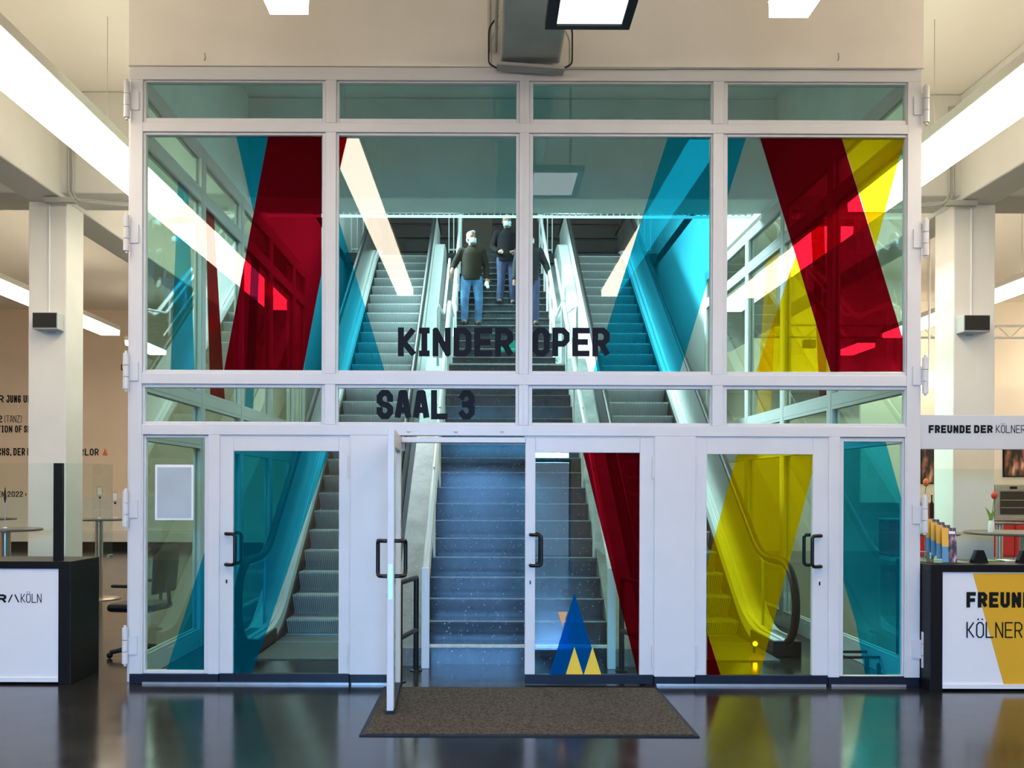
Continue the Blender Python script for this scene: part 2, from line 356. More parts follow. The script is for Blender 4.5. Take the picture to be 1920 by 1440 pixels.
def glyph_quads(ch, w, h, t):
    """2D pieces of one letter, box w x h, stroke t"""
    uml = ch in 'ÖÜÄ'; base = {'Ö': 'O', 'Ü': 'U', 'Ä': 'A'}.get(ch, ch)
    out = []; sx, sy = w-t, h-t
    def map_(p): return Vector((t/2+p[0]*sx, t/2+p[1]*sy))
    for line in G[base]:
        pts = [map_(p) for p in line]; closed = line[0] == line[-1]
        for a, b in zip(pts[:-1], pts[1:]):
            d = (b-a).normalized(); n = Vector((-d.y, d.x))*t/2
            ea, eb = a, b
            if abs(d.x) < 1e-4 or abs(d.y) < 1e-4:   # square ends for straight strokes
                if a == pts[0] and not closed: ea = a-d*t/2
                if b == pts[-1] and not closed: eb = b+d*t/2
            elif True:
                if a == pts[0] and not closed: ea = a-d*t*0.25
                if b == pts[-1] and not closed: eb = b+d*t*0.25
            out.append([ea-n, eb-n, eb+n, ea+n])
        for i, p in enumerate(pts):
            if (0 < i < len(pts)-1) or (closed and i == 0):
                a = pts[i-1] if i else pts[-2]; b = pts[i+1]
                d0 = (p-a).normalized(); d1 = (b-p).normalized()
                if abs(d0.dot(d1)) < 0.05 and abs(d0.x*d0.y) < 1e-4:
                    q = t/2; out.append([p+Vector((-q,-q)), p+Vector((q,-q)), p+Vector((q,q)), p+Vector((-q,q))])
                else:
                    out.append([p+Vector((math.cos(k*PI/4+PI/8), math.sin(k*PI/4+PI/8)))*t*0.54 for k in range(8)])
    if uml:
        for u in (0.25, 0.75):
            c = Vector((w*u, h*1.17)); q = t*0.55
            out.append([c+Vector((-q,-q)), c+Vector((q,-q)), c+Vector((q,q)), c+Vector((-q,q))])
    return out
NARROW = {'I': 0.62, '1': 0.6, ',': 0.3, '(': 0.5, ')': 0.5, '/': 0.6, '\\': 0.6, ' ': 0.45, '>': 0.5, 'M': 1.25, 'W': 1.3}
def text_layout(s, h, wr, tr, gap):
    x = 0; res = []
    for ch in s:
        w = h*wr*NARROW.get(ch, 1.0)
        if ch != ' ': res.append((ch, x, w))
        x += w+h*gap
    return res, x-h*gap
def write_text(s, org, ux, uz, h, mat, parent, wr=0.55, tr=0.2, gap=0.1, width=None, each=True, name='letter', lay_step=0.00012):
    """lettering in the plane org + a*ux + b*uz"""
    org, ux, uz = Vector(org), Vector(ux).normalized(), Vector(uz).normalized()
    lay, tot = text_layout(s, h, wr, tr, gap); k = (width/tot) if width else 1.0
    mb = MB(); obs = []
    nrm = ux.cross(uz)
    for ch, x, w in lay:
        if each: mb = MB()
        for qi, q in enumerate(glyph_quads(ch, w*k, h, h*tr)):
            mb.poly([org+ux*(x*k+p.x)+uz*p.y+nrm*(qi*lay_step) for p in q])
        if each: obs.append(raw(mb, name, mat, parent, nrm))
    if not each: obs.append(raw(mb, name, mat, parent, nrm))
    return obs
def raw(mb, name, mat, parent, nrm=None):
    me = bpy.data.meshes.new(name); me.from_pydata(mb.v, [], mb.f); me.materials.append(mat); me.update()
    return link(name, me, parent)

# ------------------------------------------------------------------ setting: floor, ceiling, walls, beams, columns
C0 = 0.30                              # axis of symmetry of the stair
XL, XR = -15.0, 15.6                   # hall
YB, YF = 17.0, -13.0
ZC = 6.3
SL, SR = -2.92, 3.54                   # side planes of the glazed stair enclosure
BEAMZ = 5.04
tag(MB().box(XL, XR, YF-2, YB, -0.2, 0).build('floor', FLOOR), 'polished dark grey floor of the foyer', 'floor', kind='structure')
cm = MB()
cm.box(XL, SL-0.04, YF, YB, ZC, ZC+0.2).box(SR+0.04, XR, YF, YB, ZC, ZC+0.2).box(SL-0.04, SR+0.04, YF, 0.1, ZC, ZC+0.2)
tag(cm.build('ceiling', CEIL), 'cream ceiling between the concrete beams', 'ceiling', kind='structure')
tag(MB().box(SL-0.04, SR+0.04, 0.1, 4.2, ZC, ZC+0.2).build('ceiling_enclosure', COOLTINT), 'ceiling inside the glass enclosure with cool light in its colour', 'ceiling', kind='structure')
tag(MB().box(XL, SL-0.2, YB, YB+0.2, 0, ZC).build('wall_back_left', HALLWALL), 'tan rear wall with black programme lettering left of the stair', 'wall', kind='structure')
tag(MB().box(SR+0.2, XR, YB, YB+0.2, 0, ZC).build('wall_back_right', CREAMWALL), 'cream rear wall behind the bar on the right', 'wall', kind='structure')
tag(MB().box(XL-0.2, XL, YF, YB, 0, ZC).build('wall_left', HALLWALL), 'tan side wall at the far left', 'wall', kind='structure')
tag(MB().box(XR, XR+0.2, YF, YB, 0, ZC).build('wall_right', CREAMWALL), 'cream side wall at the far right', 'wall', kind='structure')
we = MB(); we.box(XL, -2.3, YF-0.2, YF, 0, ZC).box(1.9, XR, YF-0.2, YF, 0, ZC).box(-2.3, 1.9, YF-0.2, YF, 3.0, ZC)
WE = tag(we.build('wall_entrance', HALLWALL), 'entrance wall behind the photographer with a glazed opening', 'wall', kind='structure')
for i in range(6):
    x = -2.3+4.2*i/5; MB().box(x-0.04, x+0.04, YF-0.15, YF-0.05, 0, 3.0).build('mullion', KICK, WE)
MB().box(-2.3, 1.9, YF-0.15, YF-0.05, 2.2, 2.3).build('transom', KICK, WE)

# beams
def beam(name, label, x0, x1, y0, y1, z0, z1=ZC, mat=None):
    return tag(MB().box(x0, x1, y0, y1, z0, z1).build(name, mat or BEAM, bevel=0.02), label, 'beam', kind='structure')
beam('beam_centre', 'painted concrete beam running from the top edge down to the glass screen', 0.11, 0.59, YF, -0.05, BEAMZ, mat=pbr('shaded_underside_paint', (0.40,0.43,0.40), 0.7, var=0.12, scale=2.5, bump=0.1))  # dark paint holds the shade of the beam's unlit underside
beam('beam_left', 'painted concrete beam over the left column', -5.50, -5.04, YF, YB, BEAMZ)
beam('beam_right', 'painted concrete beam over the right column', 5.62, 6.10, YF, YB, BEAMZ)
beam('cross_beam_stair', 'cross beam with cool light in its colour, behind the upper panes above the stairs', SL, SR, 3.6, 4.2, BEAMZ+0.05, mat=COOLTINT)
beam('cross_beam_left', 'cross beam between left column and glass enclosure', -15.0, -2.98, 3.45, 4.15, BEAMZ+0.05)
beam('cross_beam_right', 'cross beam between right column and glass enclosure', 3.60, XR, 3.45, 4.15, BEAMZ+0.05)
for nm, lab, xa, xb in (('column_left', 'square cream column behind the left counter', -5.50, -5.04), ('column_right', 'square cream column behind the hanging sign on the right', 5.62, 6.12)):
    c = tag(MB().box(xa, xb, 3.6, 4.08, 0, BEAMZ).build(nm, COLM, bevel=0.015), lab, 'column', kind='structure')

# stairwell shaft behind the cross beam
tag(MB().box(SL-0.24, SL-0.04, 7.2, 16.0, 0, 10.0).build('wall_stairwell_left', INNERWALL), 'pale stairwell wall left of the escalators', 'wall', kind='structure')
tag(MB().box(SR+0.04, SR+0.24, 7.2, 16.0, 0, 10.0).build('wall_stairwell_right', INNERWALL), 'pale stairwell wall right of the escalators', 'wall', kind='structure')
sw = MB(); sw.box(SL-0.24, SL-0.04, 4.2, 7.2, 5.2, 10.0).box(SR+0.04, SR+0.24, 4.2, 7.2, 5.2, 10.0).box(SL-0.24, SR+0.24, 4.0, 4.2, ZC, 10.0)
tag(sw.build('wall_stairwell_upper', INNERWALL), 'upper pale walls around the stairwell opening', 'wall', kind='structure')
tag(MB().box(SL-0.24, SR+0.24, 4.0, 16.2, 10.0, 10.2).build('ceiling_stairwell', INNERWALL), 'ceiling of the upper foyer', 'ceiling', kind='structure')
tag(MB().box(SL, SR, 11.75, 16.0, 6.3, 6.5).build('floor_upper', TERRAZZO), 'upper foyer floor at the head of the stairs', 'floor', kind='structure')
WU = tag(MB().box(SL-0.2, SR+0.2, 16.0, 16.2, 5.0, 10.0).build('wall_upper_back', DARKSLAT), 'dark panelled back wall of the upper foyer', 'wall', kind='structure')
tag(MB().box(SL-0.2, SR+0.2, 13.0, 13.2, 0, 6.3).build('wall_stairwell_back', INNERWALL), 'plain wall under the upper foyer', 'wall', kind='structure')
zz = 6.5
while zz < 9.6:
    MB().box(SL, SR, 15.93, 16.0, zz, zz+0.30).build('slat', DARKSLAT, WU, bevel=0.01); zz += 0.36
BR = pbr('brown_door_panel', (0.10,0.065,0.040), 0.5, var=0.1)
MB().box(-0.75, 0.15, 15.86, 15.92, 6.5, 9.2).build('door_panel', BR, WU)
MB().box(0.55, 1.45, 15.86, 15.92, 6.5, 9.2).build('door_panel', DARKSLAT, WU)

# ------------------------------------------------------------------ front glazed screen
FP = 0.0
def X(px, y=FP): return (px-VX)*(y-CAMY)/F
def Z(py, y=FP): return CAMZ-(py-VY)*(y-CAMY)/F
cols = [(265,608,273,603), (628,972,634,966), (990,1335,997,1330), (1355,1700,1361,1694)]
rows = [(151,231,158.5,225), (248.5,701.5,257,696), (721.5,797.5,729,792.5)]
TH = 0.10
scr = tag(empty('wall_front', (0,0,0)), 'white framed glass screen with doors in front of the stairs', 'glass screen', kind='structure')
def member(name, a, b, c, d, y0=0.0, y1=TH, mat=WHITE, parent=scr, bev=0.004):
    return MB().box(X(a), X(b), y0, y1, Z(d), Z(c)).build(name, mat, parent, bevel=bev)
member('top_rail', 242, 1726, 126.5, 151)
member('transom', 265, 1700, 231, 248.5)
member('transom', 265, 1700, 701.5, 721.5)
member('transom', 265, 1700, 797.5, 817)
member('side_post', 242, 265, 151, 1266); member('side_post', 1700, 1726, 151, 1268)
for a, b in ((608,628), (972,990), (1335,1355)):
    for (r0, r1, _, _) in rows: member('mullion', a, b, r0, r1)
member('centre_seam', 980, 983, 140, 817, -0.004, 0.0, BEAD, bev=0)
member('post', 390, 410, 817, 1266); member('post', 657, 733, 817, 1266); member('post', 1228, 1303, 817, 1268); member('post', 1556, 1575, 817, 1268)
for a, b in ((243,410), (657,733), (1228,1303), (1556,1726)):
    MB().box(X(a), X(b), 0.004, TH-0.01, 0.0, Z(1266)).build('kick_plate', KICK, scr, bevel=0.004)
for a, b in ((268,655), (660,728), (1232,1550), (1560,1700)):
    MB().box(X(a), X(b), -0.006, 0.02, 0.0, 0.018).build('floor_rail', DULLSTEEL, scr)
for px in (766, 854, 941): MB().ball((X(px), -0.002, Z(809)), (0.02,0.008,0.012), 10, 6).build('screw_cap', BEAD, scr, True)
# outer hinges along both edges
for sx, px0, ys in ((-1, 238, (192,441,699,956,1212)), (1, 1731, (196,445,702,962,1214))):
    for py in ys:
        x = X(px0); z = Z(py)
        h = MB(); h.tube([(x,-0.03,z-0.145),(x,-0.03,z-0.05)], 0.024, 12).tube([(x,-0.03,z-0.045),(x,-0.03,z+0.045)], 0.024, 12).tube([(x,-0.03,z+0.05),(x,-0.03,z+0.145)], 0.024, 12)
        h.tube([(x,-0.03,z+0.14),(x,-0.03,z+0.165)], 0.012, 8).tube([(x,-0.03,z-0.165),(x,-0.03,z-0.14)], 0.012, 8)
        ho = h.build('hinge', WHITE, scr, True)
        MB().box(min(x,x-sx*0.09), max(x,x-sx*0.09), -0.012, 0.0, z-0.075, z+0.075).build('hinge_plate', WHITE, ho)

wn = [0]
def bead_ring(x0, x1, z0, z1, gx0, gx1, gz0, gz1, y0, y1, parent, name='bead'):
    """rebated glazing bead around a pane"""
    for a in ((x0, gx0, z0, z1), (gx1, x1, z0, z1), (gx0, gx1, z0, gz0), (gx0, gx1, gz1, z1)):
        MB().box(a[0], a[1], y0, y1, a[2], a[3]).build(name, BEAD, parent, bevel=0.004)
GY0, GY1, FY = 0.050, 0.058, 0.046
def film(pane, mat, pts, name='film', y=FY):
    mb = MB(); mb.poly([P(px, py, y) for px, py in pts]); return raw(mb, name, mat, pane)
def window(label, bx0, bx1, by0, by1, gx0, gx1, gy0, gy1):
    wn[0] += 1
    w = tag(empty('window_%d' % wn[0], (0,0,0)), label, 'window', kind='structure')
    bead_ring(X(bx0), X(bx1), Z(by1), Z(by0), X(gx0,.04), X(gx1,.04), Z(gy1,.04), Z(gy0,.04), 0.018, 0.075, w)
    p = MB().box(X(gx0,.04)-.01, X(gx1,.04)+.01, GY0, GY1, Z(gy1,.04)-.01, Z(gy0,.04)+.01).build('pane', GLASS, w)
    return p
rn = ('narrow top', 'tall coloured', 'narrow middle'); cn = ('leftmost', 'second from left', 'third from left', 'rightmost')
WIN = {}
for r, (b0, b1, g0, g1) in enumerate(rows):
    for c, (a0, a1, h0, h1) in enumerate(cols):
        WIN[r, c] = window('%s pane of the white screen, %s in its row' % (rn[r], cn[c]), a0, a1, b0, b1, h0, h1, g0, g1)
SIDEL = window('slim floor-length side pane left of the doors, with grey notice', 268, 390, 818, 1266, 275, 385, 823, 1258)
SIDER = window('slim floor-length side pane right of the doors, mostly blue film', 1575, 1697, 818, 1268, 1580, 1690, 826, 1264)
member('sidelight_edge', 265, 268, 817, 1266); member('sidelight_edge', 1697, 1700, 817, 1268)
film(WIN[1,0], FBLUE, [(443,256),(502.5,256),(475.5,399)])
film(WIN[1,0], FRED, [(502.5,256),(603,256),(603,512),(568,695),(420,695)])
film(WIN[1,0], FBLUE, [(603,512),(603,695),(568,695)])
film(WIN[1,1], FRED, [(634,257),(651,257),(634,330)])
film(WIN[1,1], FBLUE, [(634,408),(721,695),(634,695)])
film(WIN[1,2], FBLUE, [(1252,258),(1330,258),(1330,518),(1275,697),(1112,697)])
film(WIN[1,3], FBLUE, [(1361,258),(1399,258),(1361,380)])
film(WIN[1,3], FRED, [(1425,258),(1578,258),(1692.5,634),(1692.5,697),(1557,697)])
film(WIN[1,3], FYEL, [(1578.5,258),(1694,258),(1694,268),(1641.5,463)])
film(WIN[1,3], FYEL, [(1492,480),(1556.5,697),(1418,697)])
film(SIDEL, FBLUE, [(385,1030),(385,1258),(312,1258)])
film(SIDER, FBLUE, [(1580,826),(1660,826),(1690,935),(1690,1264),(1622,1264),(1604,1165),(1580,1085)])
nb = MB().box(P(294,0,.04).x, P(366,0,.04).x, 0.040, 0.044, P(0,974,.04).z, P(0,870,.04).z).build('notice_sheet', CARDW, SIDEL)
MB().box(P(298,0,.04).x, P(362,0,.04).x, 0.037, 0.040, P(0,970,.04).z, P(0,875,.04).z).build('notice_print', PAPER, nb)
def front_text(s, px0, px1, py0, py1, pane, wr, tr, gap):
    a = P(px0, py1, FY-0.002); b = P(px1, py1, FY-0.002); t = P(px0, py0, FY-0.002)
    write_text(s, a, (1,0,0), (0,0,1), (t-a).length, NAVY, pane, wr, tr, gap, width=(b-a).length)
front_text('KINDER', 746, 962, 614, 668, WIN[1,1], 0.60, 0.205, 0.09)
front_text('OPER', 998, 1143, 614, 668, WIN[1,2], 0.60, 0.205, 0.09)
front_text('SAAL 3', 706, 890, 731, 786, WIN[2,1], 0.60, 0.205, 0.06)

# doors
def dhandle(parent, x, z, side, yf, yb):
    """black offset pull handles on both faces; side = direction of the bow"""
    for y0, dy in ((yf, -1), (yb, 1)):
        pts = [(x, y0, z+0.125), (x, y0+dy*0.055, z+0.125), (x+side*0.085, y0+dy*0.075, z+0.125), (x+side*0.085, y0+dy*0.075, z-0.125), (x, y0+dy*0.055, z-0.125), (x, y0, z-0.125)]
        MB().tube(fillet(pts, 0.03), 0.0145, 10).build('handle', HANDLE, parent, True)
def door(n, label, x0, x1, z0, z1, gx0, gx1, gz0, gz1, hand, films=(), loc=(0,0,0), rz=0.0, hinge_side=1):
    d = tag(empty('door_%d' % n, loc, rz), label, 'door', kind='structure')
    y0, y1 = 0.012, 0.060
    for a in ((x0, gx0, z0, z1), (gx1, x1, z0, z1)):
        MB().box(a[0], a[1], y0, y1, a[2], a[3]).build('stile', WHITE, d, bevel=0.004)
    MB().box(gx0, gx1, y0, y1, gz1, z1).build('top_rail', WHITE, d, bevel=0.003)
    MB().box(x0+0.004, x1-0.004, y0-0.006, y1+0.006, 0.012, z0).build('kick_plate', KICK, d, bevel=0.003)
    p = MB().box(gx0-0.005, gx1+0.005, GY0-0.016, GY1-0.018, gz0, gz1).build('pane', GLASS, d)
    hx, side = hand
    dhandle(d, hx, 1.105, side, y0, y1)
    lz = 0.84
    pl = MB(); pl.prism([(hx+0.018*math.cos(q*PI/6), lz+(0.036 if math.sin(q*PI/6) > 0 else -0.036)*1.0*(0.4+0.6*abs(math.sin(q*PI/6)))) for q in range(12)], 'y', y0-0.004, y0)
    lo = pl.build('lock_plate', WHITE, d); MB().lathe([(0.008,0),(0.008,0.004)], (0,0,0), 10)
    MB().box(hx-0.006, hx+0.006, y0-0.007, y0-0.003, lz-0.016, lz+0.014).build('keyhole', HANDLE, lo)
    xh = x1-0.01 if hinge_side > 0 else x0+0.01
    for hz in (1.78, 0.24): MB().tube([(xh, y0-0.006, hz-0.09), (xh, y0-0.006, hz+0.09)], 0.010, 8).build('hinge', WHITE, d, True)
    return d, p
ZD0, ZD1 = Z(1265), Z(820)
d1, p1 = door(1, 'white framed glass door with blue film before the left escalator', X(411), X(656), ZD0, ZD1, X(437), X(635), ZD0, Z(847), (X(425), 1))
film(p1, FBLUE, [(437,846),(617,846),(472,1265),(437,1265)], y=0.031)
d3, p3 = door(2, 'closed white framed glass door with red film and triangle stickers', X(985), X(1227), ZD0, ZD1, X(1004), X(1200), ZD0, Z(848), (X(995), 1))
film(p3, FRED, [(1093,848),(1200,848),(1200,1266),(1196,1266)], y=0.031)
film(p3, FDEEPBLUE, [(1077,1112),(1126,1266),(1030,1266)], y=0.031)
film(p3, FYELSOLID, [(1077,1213),(1094,1267),(1060,1267)], 'sticker', 0.029)
film(p3, FYELSOLID, [(1111,1213),(1128,1267),(1094,1267)], 'sticker', 0.029)
film(p3, FORANGE, [(1046,1147),(1064,1147),(1055,1175)], 'sticker', 0.029)
d4, p4 = door(3, 'white framed glass door with yellow film before the right escalator', X(1304), X(1555), ZD0, ZD1, X(1326), X(1525), ZD0, Z(850), (X(1538), -1), hinge_side=-1)
film(p4, FYEL, [(1383,849),(1525,849),(1525,878),(1424,1268),(1352,1268),(1326,1187),(1326,1058)], y=0.031)
film(p4, FRED, [(1326,1187),(1352,1268),(1326,1268)], y=0.031)
W2 = 1.055
d2, p2 = door(4, 'open glass door leaf swung out over the mat', 0.0, W2, ZD0-0.05, ZD1, 0.10, W2-0.115, ZD0-0.05, Z(848), (W2-0.06, -1), loc=(-0.745, 0.01, 0), rz=math.radians(-87.6), hinge_side=-1)
MB().box(W2, W2+0.002, 0.02, 0.052, 0.82, 1.07).build('lock_strip', DULLSTEEL, d2)
# frame around the open doorway: header, door closer
member('door_header', 733, 985, 820, 830, 0.0, TH)
member('door_jamb', 733, 738, 820, 1266, 0.05, TH)
MB().box(X(743), X(756), 0.10, 0.16, Z(845), Z(828)).build('door_stop', WHITE, scr, bevel=0.004)
member('door_jamb', 1226.5, 1228.5, 817, 1266); member('door_jamb', 1302, 1304.5, 817, 1268); member('door_jamb', 409, 411.5, 817, 1266); member('door_jamb', 655.5, 657.5, 817, 1266); member('door_jamb', 1554, 1556.5, 817, 1268)
for a, b in ((410,657), (983,1228), (1303,1556)): member('door_header', a, b, 815, 820.5, 0.012, TH)

# beige panel above the screen and along the enclosure
wp = MB(); wp.box(X(239), X(1729), 0.0, 0.16, Z(126.5), ZC)
WT = tag(wp.build('wall_above_screen', SOFFIT), 'beige plaster panel above the glass screen', 'wall', kind='structure')
MB().box(X(239), X(1729), -0.006, 0.0, Z(126.5), Z(125)).build('joint', CONDUIT, WT)
for px, py in ((384,108), (1572,108)):
    MB().tube([P(px,py-8,-0.01), P(px+1,py,-0.03), P(px-1,py+6,-0.02)], 0.006, 6).build('hook', CONDUIT, WT)
ws = MB(); ws.box(SL-0.06, SL+0.06, 0.16, 4.2, BEAMZ, ZC).box(SR-0.06, SR+0.06, 0.16, 4.2, BEAMZ, ZC)
tag(ws.build('wall_above_enclosure', COOLTINT), 'plaster panels above the side glazing with cool light in their colour', 'wall', kind='structure')

# ------------------------------------------------------------------ side glazing of the stair enclosure
ZT = [0.0, 0.12, Z(807), Z(711.5), Z(240), BEAMZ]
def side_wall(name, label, x, side):
    s = tag(empty(name), label, 'glass wall', kind='structure')
    ys = [0.10, 1.84, 3.35, 4.85, 6.35, 7.2]
    for i, y in enumerate(ys):
        w = 0.05 if i else 0.03
        MB().box(x-0.045, x+0.045, y-w, y+w, 0.0, ZT[5]).build('post', WHITE, s, bevel=0.006)
    for k, (za, zb) in enumerate(((0.0,0.16), (ZT[2]-0.05,ZT[2]+0.05), (ZT[3]-0.05,ZT[3]+0.05), (ZT[4]-0.04,ZT[4]+0.04), (ZT[5]-0.10,ZT[5]))):
        MB().box(x-0.041, x+0.041, 0.13, 7.15, za, zb).build('rail', WHITE, s, bevel=0.006)
    zs = [(0.16, ZT[2]-0.05), (ZT[2]+0.05, ZT[3]-0.05), (ZT[3]+0.05, ZT[4]-0.04), (ZT[4]+0.04, ZT[5]-0.10)]
    panes = {}
    for i in range(len(ys)-1):
        for k, (a, b) in enumerate(zs):
            y0, y1 = ys[i]+0.05, ys[i+1]-0.05
            panes[i, k] = MB().box(x-0.004, x+0.004, y0-.01, y1+.01, a-.01, b+.01).build('pane', GLASS, s)
            q = MB()
            for s2 in (-1, 1):
                xx = x+s2*0.028
                q.box(xx-0.012, xx+0.012, y0, y0+0.03, a, b).box(xx-0.012, xx+0.012, y1-0.03, y1, a, b).box(xx-0.012, xx+0.012, y0+0.03, y1-0.03, a, a+0.03).box(xx-0.012, xx+0.012, y0+0.03, y1-0.03, b-0.03, b)
            q.build('bead', BEAD, panes[i, k])
    return s, panes, zs
def sfilm(pane, x, mat, pts):
    raw(MB().poly([(x, y, z) for y, z in pts]), 'film', mat, pane)
sl, pl_, zs = side_wall('wall_enclosure_left', 'white framed glass wall along the left escalator', SL+0.02, -1)
sr, pr_, zs = side_wall('wall_enclosure_right', 'white framed glass wall along the right escalator', SR-0.02, 1)
a, b = zs[2]
sfilm(pl_[0,2], SL+0.027, FBLUE, [(1.15,b),(1.45,b),(1.70,a),(0.95,a)])
sfilm(pl_[1,2], SL+0.027, FRED, [(2.0,b),(2.3,b),(2.75,a),(2.2,a)])
sfilm(pl_[2,2], SL+0.027, FBLUE, [(3.9,b),(4.3,b),(4.0,a),(3.6,a)])
sfilm(pl_[1,0], SL+0.027, FBLUE, [(2.1,zs[0][1]),(2.5,zs[0][1]),(2.3,0.16),(1.95,0.16)])
sfilm(pr_[1,2], SR-0.027, FRED, [(2.1,b),(2.5,b),(2.2,a),(1.95,a)])
sfilm(pr_[2,2], SR-0.027, FYEL, [(3.6,b),(4.1,b),(4.5,a),(3.9,a)])

# ------------------------------------------------------------------ staircase
RS, TR, Y0 = 0.18, 0.28, 0.875
SX0, SX1 = C0-0.85, C0+0.85
N1, LAND = 19, 1.6
st = tag(empty('staircase', (C0, Y0, 0)), 'dark terrazzo staircase rising between the two escalators', 'staircase', kind='structure')
def step_mesh():
    mb = MB()
    mb.box(SX0-C0, SX1-C0, 0.0, TR+0.05, -0.030, 0.0)             # tread slab with a nosing
    mb.box(SX0-C0, SX1-C0, 0.040, TR+0.05, -RS-0.02, -0.030)      # riser body
    return mb.mesh('step', TERRAZZO)
SM = step_mesh()
STEPS = []
NOSE = pbr('pale_nosing_strip', (0.62,0.62,0.52), 0.5, var=0.2, scale=15)
NOSED = pbr('worn_nosing', (0.26,0.28,0.28), 0.3, var=0.4, scale=12)
nm_l = MB().box(SX0-C0+0.005, SX1-C0-0.005, -0.004, 0.03, -0.022, 0.003).mesh('nosing', NOSE)
nm_d = MB().box(SX0-C0+0.005, SX1-C0-0.005, -0.003, 0.02, -0.008, 0.002).mesh('nosing', NOSED)
def add_step(y, z, light):
    o = link('step', SM, st, loc=(0, y-Y0, z)); link('nosing', nm_l if light else nm_d, o)
for n in range(1, N1+1):
    y = Y0+(n-1)*TR; add_step(y, n*RS, n in (1, N1)); STEPS.append((y, n*RS))
yl = Y0+(N1-1)*TR
MB().box(SX0-C0, SX1-C0, yl-Y0+0.3, yl-Y0+LAND+0.05, N1*RS-0.2, N1*RS).build('landing', TERRAZZO, st)
YK = yl+LAND
N2 = 17
for k in range(1, N2+1):
    y = YK+(k-1)*TR; add_step(y, (N1+k)*RS, k == N2); STEPS.append((y, (N1+k)*RS))
def upper_step(k): return YK+(k-1)*TR, (N1+k)*RS
# sloped terrazzo strings on both sides
for s in (-1, 1):
    xa, xb = (SX0-0.30, SX0) if s < 0 else (SX1, SX1+0.30)
    slope = RS/TR
    prof = [(Y0-0.05, 0.0), (Y0-0.05, 0.16), (yl, N1*RS+0.08), (YK-0.05, N1*RS+0.08), (YK+N2*TR, (N1+N2)*RS+0.08), (YK+N2*TR, (N1+N2)*RS-0.6), (YK, N1*RS-0.6), (yl, N1*RS-0.6), (Y0+1.2, 0.0)]
    MB().prism([(p[0]-Y0, p[1]) for p in prof], 'x', xa-C0, xb-C0).build('string', TERRAZZOL, st)
# white handrails on posts with brackets, lower flight and upper flight
for s in (-1, 1):
    xr = SX0+0.02 if s < 0 else SX1-0.02
    hr = tag(empty('handrail', (xr, Y0-0.15, 0)), ('white tube handrail on the left side of the stairs' if s < 0 else 'white tube handrail on the right side of the stairs'), 'handrail')
    def rel(y, z): return (0, y-(Y0-0.15), z)
    pts = [rel(Y0-0.15, 0.86), rel(Y0, 0.98), rel(yl+0.1, N1*RS+0.92), rel(YK-0.3, N1*RS+0.92), rel(YK+(N2-1)*TR, (N1+N2)*RS+0.92), rel(YK+(N2-1)*TR+0.5, (N1+N2)*RS+0.92)]
    MB().tube(fillet(pts, 0.15), 0.032, 10).build('rail', WHITERAIL, hr, True)
    MB().box(-0.035, 0.035, -0.035, 0.035, 0.0, 0.90).build('post', WHITERAIL, hr, bevel=0.006)
    for n in (4, 8, 12, 16):
        y, z = STEPS[n]; MB().tube([rel(y+0.1, z), rel(y+0.1, z+0.93)], 0.014, 8).build('baluster', WHITERAIL, hr, True)
    y, z = STEPS[N1-1]; MB().box(-0.03, 0.03, rel(y+0.1,0)[1]-0.03, rel(y+0.1,0)[1]+0.03, z, z+0.93).build('post', WHITERAIL, hr)
    for k in (2, 5, 8, 11, 14, 17):
        y, z = upper_step(k); MB().tube([rel(y+0.1, z), rel(y+0.1, z+0.98)], 0.018, 8).build('baluster', WHITERAIL, hr, True)
    mid = [rel(YK+0.1, (N1+1)*RS+0.48), rel(YK+(N2-1)*TR, (N1+N2)*RS+0.48)]
    MB().tube(mid, 0.016, 8).build('mid_rail', WHITERAIL, hr, True)
    # second, wall-side rail on the upper flight
    x2 = -0.14 if s < 0 else 0.14
    pts2 = [(x2, rel(yl-0.5,0)[1], N1*RS-0.1+0.0), (x2, rel(yl-0.5,0)[1], N1*RS+0.75), (x2, rel(YK-0.2,0)[1], N1*RS+0.98), (x2, rel(YK-0.2,0)[1]+2.2, N1*RS+0.98+1.42)]
    MB().tube(fillet(pts2, 0.08), 0.020, 8).build('side_rail', WHITERAIL, hr, True)
# black tube barriers at the foot of the stairs
for s in (-1, 1):
    xa = C0-0.905 if s < 0 else C0+0.905
    br = tag(empty('barrier_rail', (xa, 0.55, 0)), ('black tube barrier left of the stair foot behind the open door' if s < 0 else 'black tube barrier right of the stair foot behind red film'), 'barrier rail')
    xo = -s*-0.10
    A, B = (0.0, 0.06), (s*0.10, -0.42)
    for q, (px_, py_) in enumerate((A, B)):
        MB().tube([(px_, py_, 0.0), (px_, py_, 0.82)], 0.024, 10).build('post', BLACKRAIL, br, True)
        MB().lathe([(0.055,0),(0.055,0.008),(0.03,0.012)], (px_, py_, 0), 16).build('foot_plate', BLACKRAIL, br)
    for z in (0.82, 0.36): MB().tube([(A[0],A[1],z), (B[0],B[1],z)], 0.022, 10).build('rail', BLACKRAIL, br, True)

